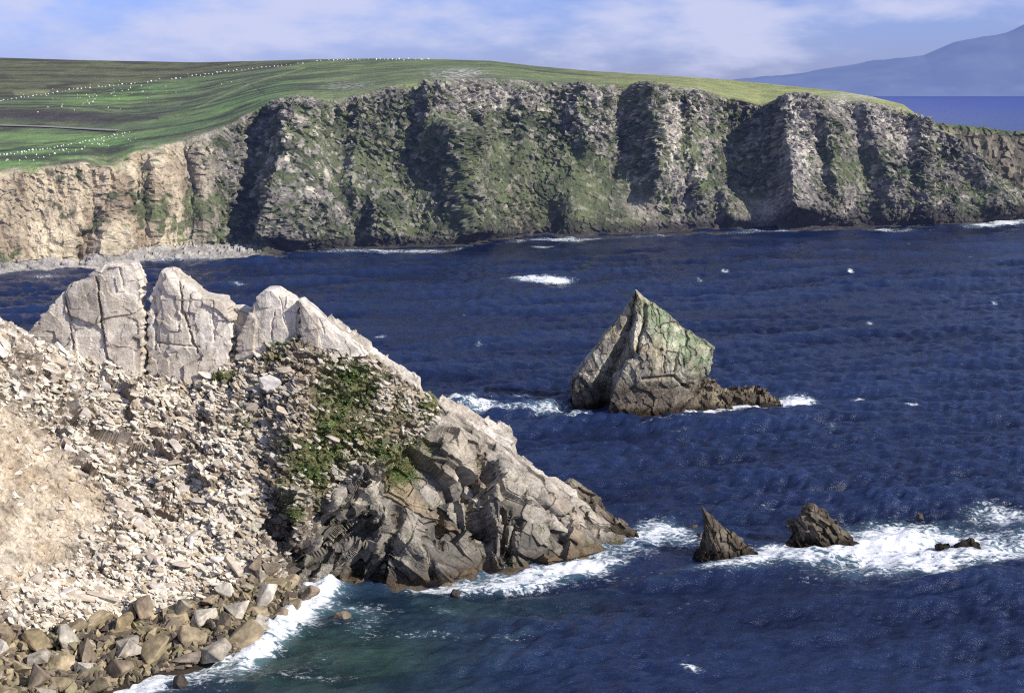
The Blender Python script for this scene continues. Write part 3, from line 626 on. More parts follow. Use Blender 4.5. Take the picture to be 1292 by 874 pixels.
# long tilted slabs lying along the crest and in the cliff
def plank(a, b, wv, th, mat, colf, seed, label, name='bedding_slab'):
    """a, b = (u, v, Y) ends of the lower front edge; wv = how far the slab reaches back and up"""
    A, B = at(a[0], a[1] + 9, a[2]), at(b[0], b[1] + 5, b[2]); d = B - A; Ln = np.linalg.norm(d); d /= Ln
    up = np.array([.25, .9, .45]); up -= d * (up @ d); up /= np.linalg.norm(up); n = np.cross(d, up); n = n if n[1] < 0 else -n
    na, nb = int(Ln * 7) + 8, 60
    s = np.linspace(0, 1, na)[:, None]; q = np.linspace(0, 1, nb, endpoint=False)
    per = np.array([(0, 0), (.55, .02), (1, .35), (1, 1), (.1, 1), (0, 0)]) ; per = [(0, 0), (1, .05), (.95, 1), (.02, .9), (0, 0)]
    ps = np.concatenate([[0], np.cumsum(np.hypot(*np.diff(np.array(per), axis=0).T * np.array([[th], [wv]])))]); q = q * ps[-1]
    pn = np.interp(q, ps, [p[0] for p in per]) * th; pu = np.interp(q, ps, [p[1] for p in per]) * wv
    w = np.clip(np.minimum(s * Ln / .8, (1 - s) * Ln / 2.0), .12, 1)
    P = A + d * (s * Ln)[..., None] + (n * (pn[None] * w - th * .3)[..., None]) + up * (pu[None] * w)[..., None]
    W = P + .3 * np.stack([fbm(P, 3, 2, off=seed + k) for k in (1, 5, 9)], -1)
    h, r, e = blocks(W, (3.0, 1.2, 1.4), axes(38), seed); h2, r2, e2 = blocks(W, (1.2, .6, .8), axes(38), seed + 4)
    P = P + (n * .5 + up * .4) * (.9 * h + .4 * h2)[..., None] * w[..., None]
    U, V = proj(P); c = colf(P, U, V, r, r2, e, e2)
    o = mesh_obj(name, P, grid_faces(na, nb, True), mat, c)
    bm = bmesh.new(); bm.from_mesh(o.data); bm.verts.ensure_lookup_table()
    bm.faces.new([bm.verts[i] for i in range(nb)]); bm.faces.new([bm.verts[(na - 1) * nb + i] for i in range(nb)][::-1]); bm.to_mesh(o.data); bm.free()
    return props(o, label, 'rock slab', 'tilted slabs along the headland crest', 'thing')
def c_slab(P, U, V, r, r2, e, e2): return c_pale(P, U, V, r, r2, e, e2) * .88
def c_brn(P, U, V, r, r2, e, e2):
    Z = np.zeros_like(P); return mixc(lin(168, 146, 114) + Z, lin(120, 106, 90) + Z, sstep(.3, .8, r)) * (.6 + .4 * sstep(0, .1, e))[..., None]
PL = [((398, 400, 189.5), (535, 497, 188), 2.2, 1.3, c_slab, 'long pale slab edging the crest down from the last fin'),
      ((430, 436, 187.8), (520, 500, 187), 1.6, 1.0, c_slab, 'pale slab just below the upper crest edge'),
      ((541, 503, 188.5), (655, 580, 187), 2.6, 1.5, c_slab, 'bright straight slab along the middle of the crest'),
      ((545, 520, 186), (655, 598, 185), 1.5, 1.0, c_slab, 'pale narrow slab under the bright mid-crest slab'),
      ((600, 528, 189.5), (652, 562, 189), 2.4, 1.4, c_slab, 'short thick pale slab standing out over the sea side'),
      ((640, 585, 187), (735, 640, 186.3), 2.2, 1.2, c_slab, 'pale slab along the lower crest'),
      ((650, 612, 184.5), (755, 694, 182.3), 1.4, .9, c_brn, 'brown slab slanting down the cliff face to the water'),
      ((690, 655, 182.5), (748, 704, 180.5), 1.3, .9, c_brn, 'short tan slab ending at the waterline near the tip'),
      ((495, 680, 172), (570, 735, 169.5), 1.6, 1.0, c_brn, 'tan slab slanting across the foot of the cliff'),
      ((700, 640, 185), (782, 694, 184.4), 1.3, .8, c_brn, 'thin brown slab running down towards the headland tip'),
      ((575, 548, 184.5), (690, 640, 182.8), 1.2, .8, c_slab, 'thin pale ledge running parallel under the crest'),
      ((620, 602, 182.2), (722, 690, 179.2), 1.2, .8, c_brn, 'brown ledge crossing the right half of the cliff face'),
      ((652, 640, 180.2), (704, 706, 177.4), 1.1, .7, c_brn, 'short brown ledge low on the right of the cliff face'),
      ((560, 590, 181.5), (640, 665, 178.5), 1.0, .7, c_slab, 'grey ledge beside the vertical cleft in the cliff face'),
      ((300, 655, 166), (350, 705, 163.8), 1.2, .9, c_slab, 'pale ridge slab at the edge of the dark ravine')]
for i, (a, b, w, th, cf, lb) in enumerate(PL): plank(a, b, w, th, M_fg, cf, 60 + 3 * i, lb)

# ------------------------------------------------------------------ loose rocks
def hull_mesh(name, seed, flat, mat, bev=.03, more=0):
    r = np.random.default_rng(seed); bm = bmesh.new()
    n = int(r.integers(9, 15)) + more; S_ = np.array([1, r.uniform(.55, .9), flat * r.uniform(.8, 1.15)])
    pts = r.uniform(-1, 1, (n, 3)); pts = pts / (np.maximum(abs(pts).max(1), .1) if not more else np.linalg.norm(pts, axis=1))[:, None] * r.uniform(.75, 1, (n, 1))
    for p in pts * S_ * .5: bm.verts.new(p)
    res = bmesh.ops.convex_hull(bm, input=bm.verts)
    bmesh.ops.delete(bm, geom=list({e for e in res['geom_interior'] + res['geom_unused'] if isinstance(e, bmesh.types.BMVert)}), context='VERTS')
    bmesh.ops.dissolve_limit(bm, angle_limit=R(14), verts=bm.verts, edges=bm.edges)
    if bev: bmesh.ops.bevel(bm, geom=list(bm.edges), offset=bev, segments=1, affect='EDGES', clamp_overlap=True)
    bmesh.ops.triangulate(bm, faces=bm.faces)
    me = bpy.data.meshes.new(name); bm.to_mesh(me); bm.free(); me.materials.append(mat)
    return me
def fg_pick(w, n):
    w = w.ravel() / w.sum(); return rng.choice(len(w), n, p=w)
tt = FGZ['tt']; vis = (tt > .01) & (tt < .99) & (FGU > -120); dn = (FGV - np.interp(FGU, us, FGVB))
FN = FGZ['N'].reshape(-1, 3); FPf = FG.reshape(-1, 3)
bo = FGZ['bould'] * (1 - FGZ['cliff']) * vis * (FGU > -30) * (FGV < 890)
wt = np.clip(blob(FGU, FGV, 225, 690, 80, 45, 15) * 1.4 + blob(FGU, FGV, 130, 745, 90, 25) + .6 * blob(FGU, FGV, 90, 470, 110, 30, 15) + .35 * blob(FGU, FGV, 150, 560, 140, 60, 20) + .3 * blob(FGU, FGV, 300, 500, 60, 40), 0, 1) * vis * (1 - FGZ['sand']) * (1 - FGZ['cliff']) * (1 - .85 * FGZ['bould']) * (FGU > -30)
def rot_for(i, jitter, diag):
    if diag: e = Matrix.Rotation(R(rng.normal(26, 18)), 3, 'Y') @ Matrix.Rotation(R(rng.normal(30, 16)), 3, 'X') @ Matrix.Rotation(R(rng.normal(0, 22)), 3, 'Z')
    else: e = Matrix.Rotation(rng.uniform(0, 6.28), 3, 'Z') @ Matrix.Rotation(R(rng.normal(0, 30)), 3, 'X') @ Matrix.Rotation(R(rng.normal(0, 30)), 3, 'Y')
    return e
bm_b = [hull_mesh('boulder', 100 + i, .7, M_brown) for i in range(14)]
bm_w = [hull_mesh('rock_block', 200 + i, .42, M_white) for i in range(14)]
taken = []
def scatter(meshes, w, n, smin, smax, name, labf, cat, group, diag, pw=2.2, sink=.2):
    k = 0; tries = 0
    cand = fg_pick(w, n * 12); sz = np.sort(smin + (smax - smin) * rng.random(n) ** pw)[::-1]
    for i in cand:
        if k >= n: break
        s = sz[k]; p = FPf[i]
        if name == 'rock_block' and FGZ['ledm'].ravel()[i] > .4: s *= 1.15
        if any((p[0] - q[0]) ** 2 + (p[1] - q[1]) ** 2 + (p[2] - q[2]) ** 2 < (.42 * (s + q[3])) ** 2 for q in taken): continue
        taken.append((*p, s))
        o = bpy.data.objects.new(name, meshes[int(rng.integers(len(meshes)))]); COL.objects.link(o)
        o.matrix_world = Matrix.Translation(Vector(p) + Vector(FN[i]) * s * sink) @ rot_for(i, 20, diag).to_4x4() @ Matrix.Diagonal((s * (rng.uniform(1.0, 2.3) if diag else rng.uniform(.9, 1.3)), s, s * rng.uniform(.8, 1.1), 1))
        U_, V_ = FGU.ravel()[i], FGV.ravel()[i]
        props(o, labf(U_, V_, s), cat, group); k += 1
def lab_b(u, v, s):
    a = 'large angular brown boulder' if s > 2.6 else 'angular brown boulder' if s > 1.7 else 'small brown boulder'
    return a + (' at the water edge of the beach' if v > np.interp(u, us, FGVB) - 28 else ' in the upper part of the boulder beach' if v < np.interp(u, us, FGVB) - 75 else ' in the middle of the boulder beach') + (', near the ravine' if u > 270 else ', towards the left edge' if u < 100 else ', below the white rubble')
def lab_w(u, v, s):
    a = 'large pale angular block' if s > 1.7 else 'pale angular block'
    return a + (' high on the rubble slope under the fins' if v < 530 else ' on the middle of the rubble slope' if v < 630 else ' in the bright white rubble above the boulder beach')
scatter(bm_b, bo, 290, .85, 3.8, 'boulder', lab_b, 'boulder', 'brown boulders on the beach below the scree', False, 2.8, .3)
scatter(bm_w, wt * FGZ['clump'], 280, .7, 2.0, 'rock_block', lab_w, 'rock block', 'pale blocks on the rubble slope', True)
# big individual ones in the photograph
for u, v, s, m_, lb in [(430, 779, 2.4, M_brown, 'wet brown rock alone in the breaking surf off the beach'), (228, 862, 2.6, M_brown, 'dark rock in the shallows at the bottom edge of the photo'), (575, 748, 1.3, M_brown, 'tiny dark rock awash just off the cliff foot'),
                        (875, 665, 1.5, M_brown, 'small round rock breaking the surface near the shark-fin rock'),
                        (1161, 651, 1.3, M_brown, 'tiny dark rock at the back of the wide foam'), (584, 512, 2.8, M_brown, 'dark half-drowned rock in foam behind the crest'), (884, 675, 1.3, M_brown, 'little rock touching the left side of the shark-fin rock')]:
    me = hull_mesh('awash_rock', int(u * 3 + v), .7, M_wet if u != 430 else m_, .015, 14); o = bpy.data.objects.new('awash_rock', me); COL.objects.link(o); o.location = at_z(u, v + 2) + np.array([0, 0, .1]); o.scale = (s * 1.2, s * 1.2, s * 1.5); o.rotation_euler = (.5, .35 + (u % 5) * .2, u); props(o, lb, 'rock')
for u, v, s, lb in [(345, 548 - 60, 3.0, 'big tilted pale slab resting on the grassy ledge below the fins'), (318, 720, 3.4, 'large dark blocky boulder at the mouth of the ravine'), (225, 795, 4.2, 'largest pyramid-shaped brown boulder in the middle of the beach'), (42, 735, 2.6, 'rounded grey-white boulder beside the sandy gully')]:
    i = int(np.argmin((FGU - u) ** 2 + (FGV - v) ** 2)); me = hull_mesh('boulder', int(u) + 7, .6, M_white if 'pale' in lb or 'white' in lb else M_brown, .02)
    o = bpy.data.objects.new('boulder', me); COL.objects.link(o); o.location = Vector(FPf[i]) + Vector(FN[i]) * s * .25; o.scale = (s, s, s); o.rotation_euler = (.3, .4, u); props(o, lb, 'boulder')
for (a, b, pk, vb_, lb) in [(1208, 1244, [(1208, 690), (1216, 683), (1222, 681), (1228, 678.5), (1234, 683), (1244, 690)], 692, 'low dark rock awash in the wide foam at the right'),
                       (1184, 1208, [(1184, 690), (1190, 687.5), (1197, 689), (1203, 687.5), (1208, 691)], 692, 'small flat rock awash left of the low dark rock')]:
    u_ = np.arange(a, b, .3); o = reef('awash_rock', u_, u_ * 0 + vb_, itp(pk, u_), M_dark, c_fin, 2.6, a, (.5, .3), 50); props(o, lb, 'rock')
# scree: everything too small and too many to count
def scree(name, w, n, smin, smax, colf, label, diag, pw=3., seed=0):
    vars_ = []
    for i in range(10):
        me = hull_mesh('tmp', 300 + i + seed, .5 if diag else .85, M_scree, 0); v = np.array([q.co[:] for q in me.vertices]); f = np.array([p.vertices[:] for p in me.polygons]); vars_.append((v, f)); bpy.data.meshes.remove(me)
    idx = fg_pick(w, n); VV, FF, CC = [], [], []; off = 0
    sz = smin + (smax - smin) * rng.random(n) ** pw
    for i, s in zip(idx, sz):
        v, f = vars_[int(rng.integers(10))]; M3 = np.array(rot_for(i, 20, diag)); q = (v * np.array([s * rng.uniform(.9, 1.9), s, s])) @ M3.T + FPf[i] + FN[i] * s * (.15 if diag else .3)
        VV.append(q); FF.append(f + off); off += len(v); CC.append(np.repeat(colf(FGU.ravel()[i], FGV.ravel()[i])[None], len(v), 0))
    o = mesh_obj(name, np.concatenate(VV), np.concatenate(FF), M_scree, np.concatenate(CC)); props(o, label, None, None, 'stuff')
def cw(u, v):
    k = rng.uniform(.72, 1.08); b = lin(236, 226, 208) * (1 - .3 * (u > 300 + 60 * (k - .9))); return b * k if rng.random() > .22 else lin(196, 178, 152) * k
def cb(u, v):
    return [lin(140, 126, 108), lin(108, 98, 86), lin(170, 154, 126), lin(140, 132, 104)][int(rng.integers(4))] * rng.uniform(.7, 1.2)
base_w = vis * (1 - FGZ['cliff']) * (1 - FGZ['bould'])
scree('scree', base_w * (.22 + .8 * np.clip(wt * 1.3, 0, 1)) * (.12 + .88 * FGZ['clump']) * (1 - .93 * FGZ['sand']) * (1 - .85 * FGZ['green']) * (1 - .4 * FGZ['ledm']), 30000, .12, .95, cw, 'loose pale rubble covering the slope below the fins', True, 3.4)
scree('shingle', bo + .15 * vis * FGZ['bould'], 8000, .25, 1.3, cb, 'small brown stones packed between the beach boulders', False, 2.2, 40)
# grass tufts
M_gr = plain_mat('tuft_green', lin(122, 138, 78))
idx = fg_pick(FGZ['green'] ** .6 * vis * (1 - FGZ['bould']), 24000); B = FPf[idx] + rng.normal(0, .12, (24000, 3)); h = rng.uniform(.05, .16, 24000)
an = rng.uniform(0, 6.28, 24000); dx = np.stack([np.cos(an), np.sin(an), 0 * an], -1) * rng.uniform(.04, .12, 24000)[:, None]
tipp = B + np.stack([rng.normal(0, .15, 24000), rng.normal(-.1, .15, 24000), h], -1)
VV = np.stack([B - dx, B + dx, tipp], 1).reshape(-1, 3)
props(mesh_obj('grass', VV, np.arange(72000).reshape(-1, 3), M_gr), 'green grass and plants in patches on the headland slope', None, None, 'stuff')

# ------------------------------------------------------------------ white marker stones on the far hill
M_st = plain_mat('white_stone', lin(236, 234, 228))
ms = [hull_mesh('marker_stone', 500 + i, .8, M_st, 0) for i in range(5)]
FU, FV = far_U[255:361], far_V[255:361]; FPP = far_cliff_P[255:361]
def stone(u, v, s, lb, gp):
    d2 = (FU - u) ** 2 + (FV - v) ** 2; i = np.unravel_index(np.argmin(d2), d2.shape)
    o = bpy.data.objects.new('white_stone', ms[int(rng.integers(5))]); COL.objects.link(o); o.location = Vector(FPP[i]) + Vector((0, 0, s * .35)); o.scale = (s, s, s); o.rotation_euler = (0, 0, rng.uniform(0, 6)); props(o, lb, 'stone', gp)
def along(pts, step, s, lb, gp, skip=.08):
    pts = np.array(pts, float); L_ = np.concatenate([[0], np.cumsum(np.hypot(*np.diff(pts, axis=0).T))])
    for q in np.arange(0, L_[-1], step):
        if rng.random() < skip: continue
        stone(np.interp(q, L_, pts[:, 0]) + rng.normal(0, .5), np.interp(q, L_, pts[:, 1]) + rng.normal(0, .35), s * rng.uniform(.55, 1.25), lb, gp)
along([(0, 128), (50, 121), (100, 112.5), (160, 107), (224, 99), (280, 92), (340, 85), (384, 80.5)], 5.2, 1.1, 'small white stone in the long row climbing the far hillside', 'white stones in the upper row')
along([(400, 77.5), (432, 76), (480, 75.5), (540, 75.8)], 5, 1.1, 'small white stone in the row near the skyline', 'white stones near the skyline')
along([(0, 197), (68, 187), (120, 177), (168, 166)], 4.6, .85, 'small white stone in the row bordering the lower green field', 'white stones in the lower row')
for _ in range(60):
    a = rng.random(); u = rng.normal(150, 60); v = np.interp(u, [0, 160, 320], [150, 118, 98]) + rng.normal(0, 8)
    if 0 < u < 420: stone(u, v, rng.uniform(.5, .9), 'tiny white stone scattered on the upper green hillside', 'scattered white stones on the hill')
for _ in range(45):
    u = rng.uniform(0, 175); v = np.interp(u, [0, 170], [206, 172]) + rng.normal(0, 4); stone(u, v, rng.uniform(.45, .75), 'tiny white stone scattered on the lower field near the cliff edge', 'scattered white stones on the lower field')

# ------------------------------------------------------------------ SEA
vrow = np.concatenate([[HZ + .8, HZ + 1.4, HZ + 2.2, HZ + 3.2, HZ + 4.5, HZ + 6], np.arange(HZ + 8, 330, 1.3), np.arange(330, 1010, .85)])
ucol = np.arange(-330, 1640, 1.35)
SU, SV = np.meshgrid(ucol, vrow); P = at_z(SU, SV)
P[:6, :, 0] *= 1.0
dist = P[..., 1]; gy = np.gradient(P[:, 0, 1])[:, None]; gy = abs(gy)
wr = np.random.default_rng(8); H = np.zeros_like(dist); 
sh = np.clip(blob(SU, SV, 480, 800, 150, 60) + blob(SU, SV, 250, 880, 200, 50), 0, 1)
XX = P[..., 0] + 1.5 * fbm(P * [1, 1, 0], 25, 2, off=3); YY = P[..., 1] + 1.5 * fbm(P * [1, 1, 0], 25, 2, off=6)
for i in range(46):
    lam = 1.1 * 1.085 ** i; k_ = 2 * math.pi / lam; th_ = R(wr.normal(-72, 34)); ph = wr.uniform(0, 6.28); A = .028 * lam ** .6 * wr.uniform(.6, 1.3) * (1 + .8 * math.exp(-((math.log(lam) - 1.8) / .6) ** 2))
    fd = 1 - sstep(.45, .95, gy / lam)
    ph_ = k_ * (XX * math.cos(th_) + YY * math.sin(th_)) + ph
    H += fd * A * (np.sin(ph_) + .22 * np.cos(2 * ph_))
amp = np.clip(.78 + .7 * fbm(P * [1, 1, 0], 45, 3, off=11) + .5 * fbm(P * [1, 1, 0], 160, 2, off=14), .3, 1.5)
H *= amp * (1 - .35 * sh)
crest = np.clip(.5 + .9 * fbm(P * [1, 1, 0], 70, 3, off=211, st=(.5, 1, 1)) + H / (5 * H[300:].std()), 0, 1)  # wave shading for the water colour: dark troughs, lighter crests, gust patches
foam = np.zeros_like(H)
def poly_far(pts): return pdist(SU, SV, pts)
bx = np.array(FB, float)
df = pdist(SU, SV, [(a, b) for a, b in FB]) / 1.0
seg = np.interp(SU, [0, 130, 290, 400, 430, 500, 560, 620, 680, 760, 815, 840], [.7, .9, 1, 1, .55, .35, .9, .9, .75, .95, 1, .5])
wd = np.interp(SU, [0, 130, 290, 340, 400, 430, 520, 600, 700, 815], [12, 15, 28, 34, 34, 11, 6, 15, 13, 14])
foam += seg * np.exp(-(df / wd) ** 2) * .95
fp = pdist(SU, SV, [(a, b) for a, b in BASE]); foam += np.exp(-(fp / 1.7) ** 2) * (.42 + .9 * fbm(P * [1, 1, 0], 40, 2, off=19)) * (SU > 150)
for cu, cv, ru, rv, ro, s in [(350, 800, 62, 13, -42, 1.2), (405, 752, 32, 14, -10, 1.2), (440, 772, 40, 10, 0, .75), (180, 868, 60, 12, -10, .8), (560, 770, 26, 7, 0, .6), (520, 800, 60, 9, -8, .42), (620, 775, 60, 10, -6, .45), (660, 800, 70, 8, -12, .36), (460, 790, 45, 14, -15, .45), (400, 835, 60, 10, -20, .4), (690, 727, 75, 9, -8, .8), (740, 718, 55, 10, -10, .8), (600, 800, 60, 4, 0, .4), (640, 738, 60, 7, 0, .65),
    (850, 676, 45, 15, 5, 1.0), (835, 660, 30, 10, 0, .6), (965, 700, 30, 10, -20, .95), (915, 716, 45, 7, 0, .75), (1000, 700, 50, 14, 0, .85), (1090, 690, 95, 24, 0, 1.0), (1150, 668, 90, 20, 0, .8), (1180, 700, 90, 18, 0, .8), (1260, 645, 45, 12, 5, .9), (1280, 690, 60, 14, 0, .75), (1350, 670, 90, 25, 0, .7),
    (975, 640, 24, 2.2, 8, .7), (1110, 722, 110, 12, -5, .55), (880, 722, 80, 7, 0, .5), (830, 735, 80, 6, 4, .4), (860, 765, 60, 8, -15, .32),
    (970, 508, 48, 7, -4, 1.1), (900, 517, 60, 3.2, -4, .8), (800, 519, 75, 2.6, -6, .8), (735, 525, 30, 2.4, 4, .7), (700, 515, 35, 5, 0, .6), (1005, 506, 22, 7, 0, .9), (640, 518, 60, 3, 0, .55), (650, 497, 34, 4, 0, .6), (585, 505, 22, 7, 0, .95), (600, 513, 30, 5, 0, .7), (660, 504, 20, 3, 0, .5),
    (820, 534, 60, 3, -3, .5), (845, 545, 40, 3, 0, .4), (680, 353, 42, 3, 0, 1.0), (690, 354, 25, 2, 0, .6), (1086, 502, 14, 3, 0, .8), (1050, 537, 12, 5, 0, .5), (872, 845, 18, 5, 20, .9), (866, 824, 8, 3, 20, .7), (915, 341, 6, 1.5, 0, .8), (685, 311, 18, 2, 0, .8), (1250, 284, 30, 2.5, -5, .9), (1120, 291, 80, 1.6, 0, .5),
    (1097, 407, 6, 1.5, 0, .8), (1200, 613, 6, 4, 0, .8), (945, 553, 20, 1.6, 0, .4), (410, 857, 50, 5, 0, .5), (300, 360, 16, 1.2, 0, .6), (480, 424, 10, 2, 0, .7), (604, 435, 8, 4, 0, .5), (70, 347, 60, 1.5, 0, .5), (560, 745, 40, 6, 0, .6)]:
    foam += s * blob(SU, SV, cu, cv, ru, rv, ro)
foam += .8 * sstep(.42, .66, fbm(P * [1, 1, 0], 11, 3, off=50, st=(1, .8, 1))) * sstep(HZ + 30, 330, SV) * (1 - sh)
foam += .16 * sstep(.1, .7, fbm(P * [1, 1, 0], 40, 3, off=90)) * sstep(560, 700, SV)
P[..., 2] = H
fn = fbm(P * [1, 1, 0], 3.0, 4, off=24)
P[..., 2] += np.clip(foam - .45, 0, 1) * (.1 + .6 * np.abs(fn)) * np.clip(1 - dist / 700, 0, 1)
brk = blob(SU, SV, 345, 800, 60, 11, -42) + blob(SU, SV, 408, 748, 26, 10, -10)
P[..., 2] += np.clip(brk, 0, 1) * (1.3 + 1.6 * fn)
P[:6, :, 2] = 0
m, t_, N = nt('sea_water'); L = t_.links.new
out = N('ShaderNodeOutputMaterial'); b = N('ShaderNodeBsdfPrincipled'); b.inputs['IOR'].default_value = 1.33; L(b.outputs[0], out.inputs[0])
g = N('ShaderNodeNewGeometry'); af = N('ShaderNodeAttribute', attribute_name='foam'); as_ = N('ShaderNodeAttribute', attribute_name='shallow')
mp = N('ShaderNodeMapping'); mp.inputs['Scale'].default_value = (.75, 1.15, 0); L(g.outputs['Position'], mp.inputs[0])
na = N('ShaderNodeTexNoise', i_Scale=.55, i_Detail=9.0, i_Roughness=.68, i_Distortion=.6); L(mp.outputs[0], na.inputs['Vector'])
nb_ = N('ShaderNodeTexNoise', i_Scale=1.6, i_Detail=6.0, i_Roughness=.65); L(mp.outputs[0], nb_.inputs['Vector'])
nc = N('ShaderNodeTexNoise', i_Scale=.16, i_Detail=5.0, i_Roughness=.6); L(mp.outputs[0], nc.inputs['Vector'])
rdg = N('ShaderNodeMath', operation='SUBTRACT'); L(na.outputs['Fac'], rdg.inputs[0]); rdg.inputs[1].default_value = .5
ab = N('ShaderNodeMath', operation='ABSOLUTE'); L(rdg.outputs[0], ab.inputs[0])
m1 = N('ShaderNodeMath', operation='MULTIPLY'); L(ab.outputs[0], m1.inputs[0]); m1.inputs[1].default_value = 4.6       # 0 at the lace lines
m2 = N('ShaderNodeMath', operation='MULTIPLY_ADD'); L(nb_.outputs['Fac'], m2.inputs[0]); m2.inputs[1].default_value = 2.0; L(m1.outputs[0], m2.inputs[2])
m2b = N('ShaderNodeMath', operation='MULTIPLY_ADD'); L(nc.outputs['Fac'], m2b.inputs[0]); m2b.inputs[1].default_value = 1.6; L(m2.outputs[0], m2b.inputs[2])
m2c = N('ShaderNodeMath', operation='SUBTRACT'); L(m2b.outputs[0], m2c.inputs[0]); m2c.inputs[1].default_value = 1.36
m2 = N('ShaderNodeMath', operation='MAXIMUM'); L(m2c.outputs[0], m2.inputs[0]); m2.inputs[1].default_value = .16
m3 = N('ShaderNodeMath', operation='SUBTRACT'); L(af.outputs['Fac'], m3.inputs[0]); L(m2.outputs[0], m3.inputs[1])
fr = N('ShaderNodeMapRange'); fr.interpolation_type = 'SMOOTHSTEP'; L(m3.outputs[0], fr.inputs[0]); fr.inputs[1].default_value = -.12; fr.inputs[2].default_value = .5
deep = N('ShaderNodeMix', data_type='RGBA'); deep.inputs[6].default_value = (.006, .012, .042, 1); deep.inputs[7].default_value = (.014, .029, .092, 1); cs = N('ShaderNodeAttribute', attribute_name='crest'); ca = N('ShaderNodeMath', operation='MULTIPLY_ADD'); ca.use_clamp = True; L(cs.outputs['Fac'], ca.inputs[0]); ca.inputs[1].default_value = 1.0; cb_ = N('ShaderNodeMath', operation='SUBTRACT'); L(nc.outputs['Fac'], cb_.inputs[0]); cb_.inputs[1].default_value = .5; L(cb_.outputs[0], ca.inputs[2]); L(ca.outputs[0], deep.inputs[0])
shl = N('ShaderNodeMix', data_type='RGBA'); L(deep.outputs[2], shl.inputs[6])
sc = N('ShaderNodeMix', data_type='RGBA'); sc.inputs[6].default_value = (.008, .026, .03, 1); sc.inputs[7].default_value = (.036, .075, .068, 1)
rs = N('ShaderNodeMapRange'); L(nc.outputs['Fac'], rs.inputs[0]); rs.inputs[1].default_value = .4; rs.inputs[2].default_value = .62; L(rs.outputs[0], sc.inputs[0]); L(sc.outputs[2], shl.inputs[7]); L(as_.outputs['Fac'], shl.inputs[0])
tq = N('ShaderNodeMapRange'); L(af.outputs['Fac'], tq.inputs[0]); tq.inputs[1].default_value = .3; tq.inputs[2].default_value = 1.1; tq.inputs[4].default_value = .6
mt = N('ShaderNodeMix', data_type='RGBA'); L(tq.outputs[0], mt.inputs[0]); L(shl.outputs[2], mt.inputs[6]); mt.inputs[7].default_value = (.14, .27, .32, 1)
fm = N('ShaderNodeMix', data_type='RGBA'); L(fr.outputs[0], fm.inputs[0]); L(mt.outputs[2], fm.inputs[6]); fm.inputs[7].default_value = (.82, .84, .88, 1)
L(fm.outputs[2], b.inputs['Base Color'])
ro = N('ShaderNodeMapRange'); L(fr.outputs[0], ro.inputs[0]); ro.inputs[3].default_value = .17; ro.inputs[4].default_value = .85; L(ro.outputs[0], b.inputs['Roughness'])
bp = N('ShaderNodeBump', i_Strength=1.0, i_Distance=.42)
nd = N('ShaderNodeTexNoise', i_Scale=.8, i_Detail=7.0, i_Roughness=.66); mp2 = N('ShaderNodeMapping'); mp2.inputs['Scale'].default_value = (.6, 1.5, 0); L(g.outputs['Position'], mp2.inputs[0]); L(mp2.outputs[0], nd.inputs['Vector'])
L(nd.outputs['Fac'], bp.inputs['Height']); L(bp.outputs[0], b.inputs['Normal'])
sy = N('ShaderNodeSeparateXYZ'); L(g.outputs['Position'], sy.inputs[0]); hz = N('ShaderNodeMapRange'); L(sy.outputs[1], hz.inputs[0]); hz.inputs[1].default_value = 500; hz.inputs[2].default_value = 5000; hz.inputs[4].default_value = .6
he = N('ShaderNodeEmission'); he.inputs[0].default_value = (*lin(80, 98, 185), 1); hm = N('ShaderNodeMixShader'); L(hz.outputs[0], hm.inputs[0]); L(b.outputs[0], hm.inputs[1]); L(he.outputs[0], hm.inputs[2]); L(hm.outputs[0], out.inputs[0])  # haze over the far water painted as emission growing with distance
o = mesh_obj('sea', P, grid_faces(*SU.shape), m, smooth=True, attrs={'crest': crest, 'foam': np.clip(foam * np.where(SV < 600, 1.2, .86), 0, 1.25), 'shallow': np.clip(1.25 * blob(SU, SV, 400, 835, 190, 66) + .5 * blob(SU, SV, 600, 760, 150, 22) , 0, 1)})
props(o, 'deep blue choppy sea with white surf around the rocks', None, None, 'structure')

# ------------------------------------------------------------------ light, sky, camera
SAZ, SEL = 118.0, 34.0      # clockwise from +Y (away from the camera) ; sun to the right and behind
sd = Vector((math.sin(R(SAZ)) * math.cos(R(SEL)), math.cos(R(SAZ)) * math.cos(R(SEL)), math.sin(R(SEL))))
ld = bpy.data.lights.new('sun', 'SUN'); ld.energy = 5.0; ld.angle = R(.5); ld.color = (1.0, .945, .84)
lo = bpy.data.objects.new('sun', ld); COL.objects.link(lo); lo.rotation_euler = sd.to_track_quat('Z', 'Y').to_euler()
w = bpy.data.worlds.new('World'); bpy.context.scene.world = w; w.use_nodes = True; t_ = w.node_tree; t_.nodes.clear(); N = lambda ty, **k: _mk(t_, ty, k); L = t_.links.new
out = N('ShaderNodeOutputWorld'); bg = N('ShaderNodeBackground', i_Strength=.1); L(bg.outputs[0], out.inputs[0])
sk = N('ShaderNodeTexSky'); sk.sky_type = 'NISHITA'; sk.sun_disc = False; sk.sun_elevation = R(SEL); sk.sun_rotation = R(SAZ); sk.altitude = 60; sk.air_density = 1.0; sk.dust_density = .4; sk.ozone_density = 2.0
tc = N('ShaderNodeTexCoord'); sx = N('ShaderNodeSeparateXYZ'); L(tc.outputs['Generated'], sx.inputs[0])
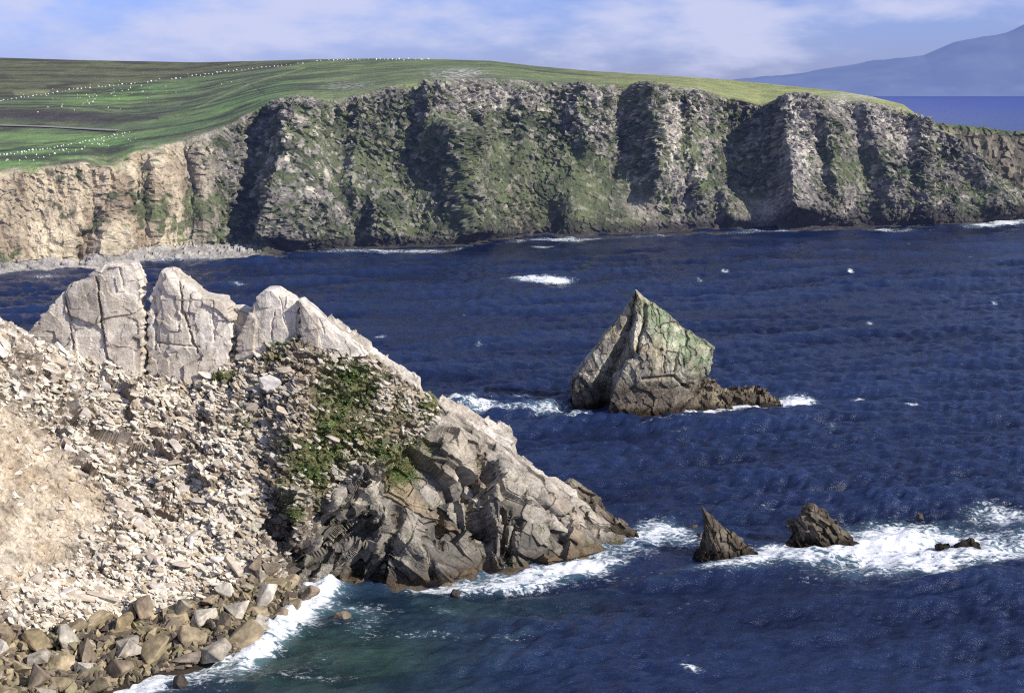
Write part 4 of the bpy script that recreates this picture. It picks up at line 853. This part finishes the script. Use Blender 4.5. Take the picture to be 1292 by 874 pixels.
# the film renders the sky violet-blue: tint, stronger near the horizon
tint = N('ShaderNodeMix', data_type='RGBA'); tint.blend_type = 'MULTIPLY'; tint.inputs[0].default_value = 1; L(sk.outputs[0], tint.inputs[6])
gr = N('ShaderNodeMapRange'); L(sx.outputs[2], gr.inputs[0]); gr.inputs[1].default_value = 0; gr.inputs[2].default_value = .3
tcx = N('ShaderNodeMix', data_type='RGBA'); L(gr.outputs[0], tcx.inputs[0]); tcx.inputs[6].default_value = (.58, .70, 1.62, 1); tcx.inputs[7].default_value = (.75, .8, 1.05, 1); L(tcx.outputs[2], tint.inputs[7])
mp = N('ShaderNodeMapping'); mp.inputs['Scale'].default_value = (1, 1, 3.2); L(tc.outputs['Generated'], mp.inputs[0])
cn = N('ShaderNodeTexNoise', i_Scale=8.5, i_Detail=6.0, i_Roughness=.55); L(mp.outputs[0], cn.inputs['Vector'])
cr = N('ShaderNodeMapRange'); cr.interpolation_type = 'SMOOTHSTEP'; L(cn.outputs['Fac'], cr.inputs[0]); cr.inputs[1].default_value = .42; cr.inputs[2].default_value = .66; cr.inputs[4].default_value = .85
cm = N('ShaderNodeMix', data_type='RGBA'); L(cr.outputs[0], cm.inputs[0]); L(tint.outputs[2], cm.inputs[6]); cm.inputs[7].default_value = (6.3, 6.6, 8.9, 1); L(cm.outputs[2], bg.inputs[0])

cam = bpy.data.cameras.new('camera'); cam.lens = FP / 1292 * 36; cam.sensor_width = 36; cam.clip_start = 1; cam.clip_end = 200000
co = bpy.data.objects.new('camera', cam); COL.objects.link(co); co.location = (0, 0, CAMZ); co.rotation_euler = (R(90) - PITCH, 0, 0)
sc_ = bpy.context.scene; sc_.camera = co
sc_.view_settings.view_transform = 'Standard'; sc_.view_settings.look = 'None'; sc_.view_settings.exposure = 0; sc_.view_settings.gamma = 1
sc_.cycles.max_bounces = 5; sc_.cycles.diffuse_bounces = 2; sc_.cycles.glossy_bounces = 2; sc_.cycles.use_denoising = False; sc_.cycles.pixel_filter_type = 'BLACKMAN_HARRIS'; sc_.cycles.filter_width = 1.15; sc_.cycles.sample_clamp_indirect = 3; sc_.cycles.sample_clamp_direct = 2.2
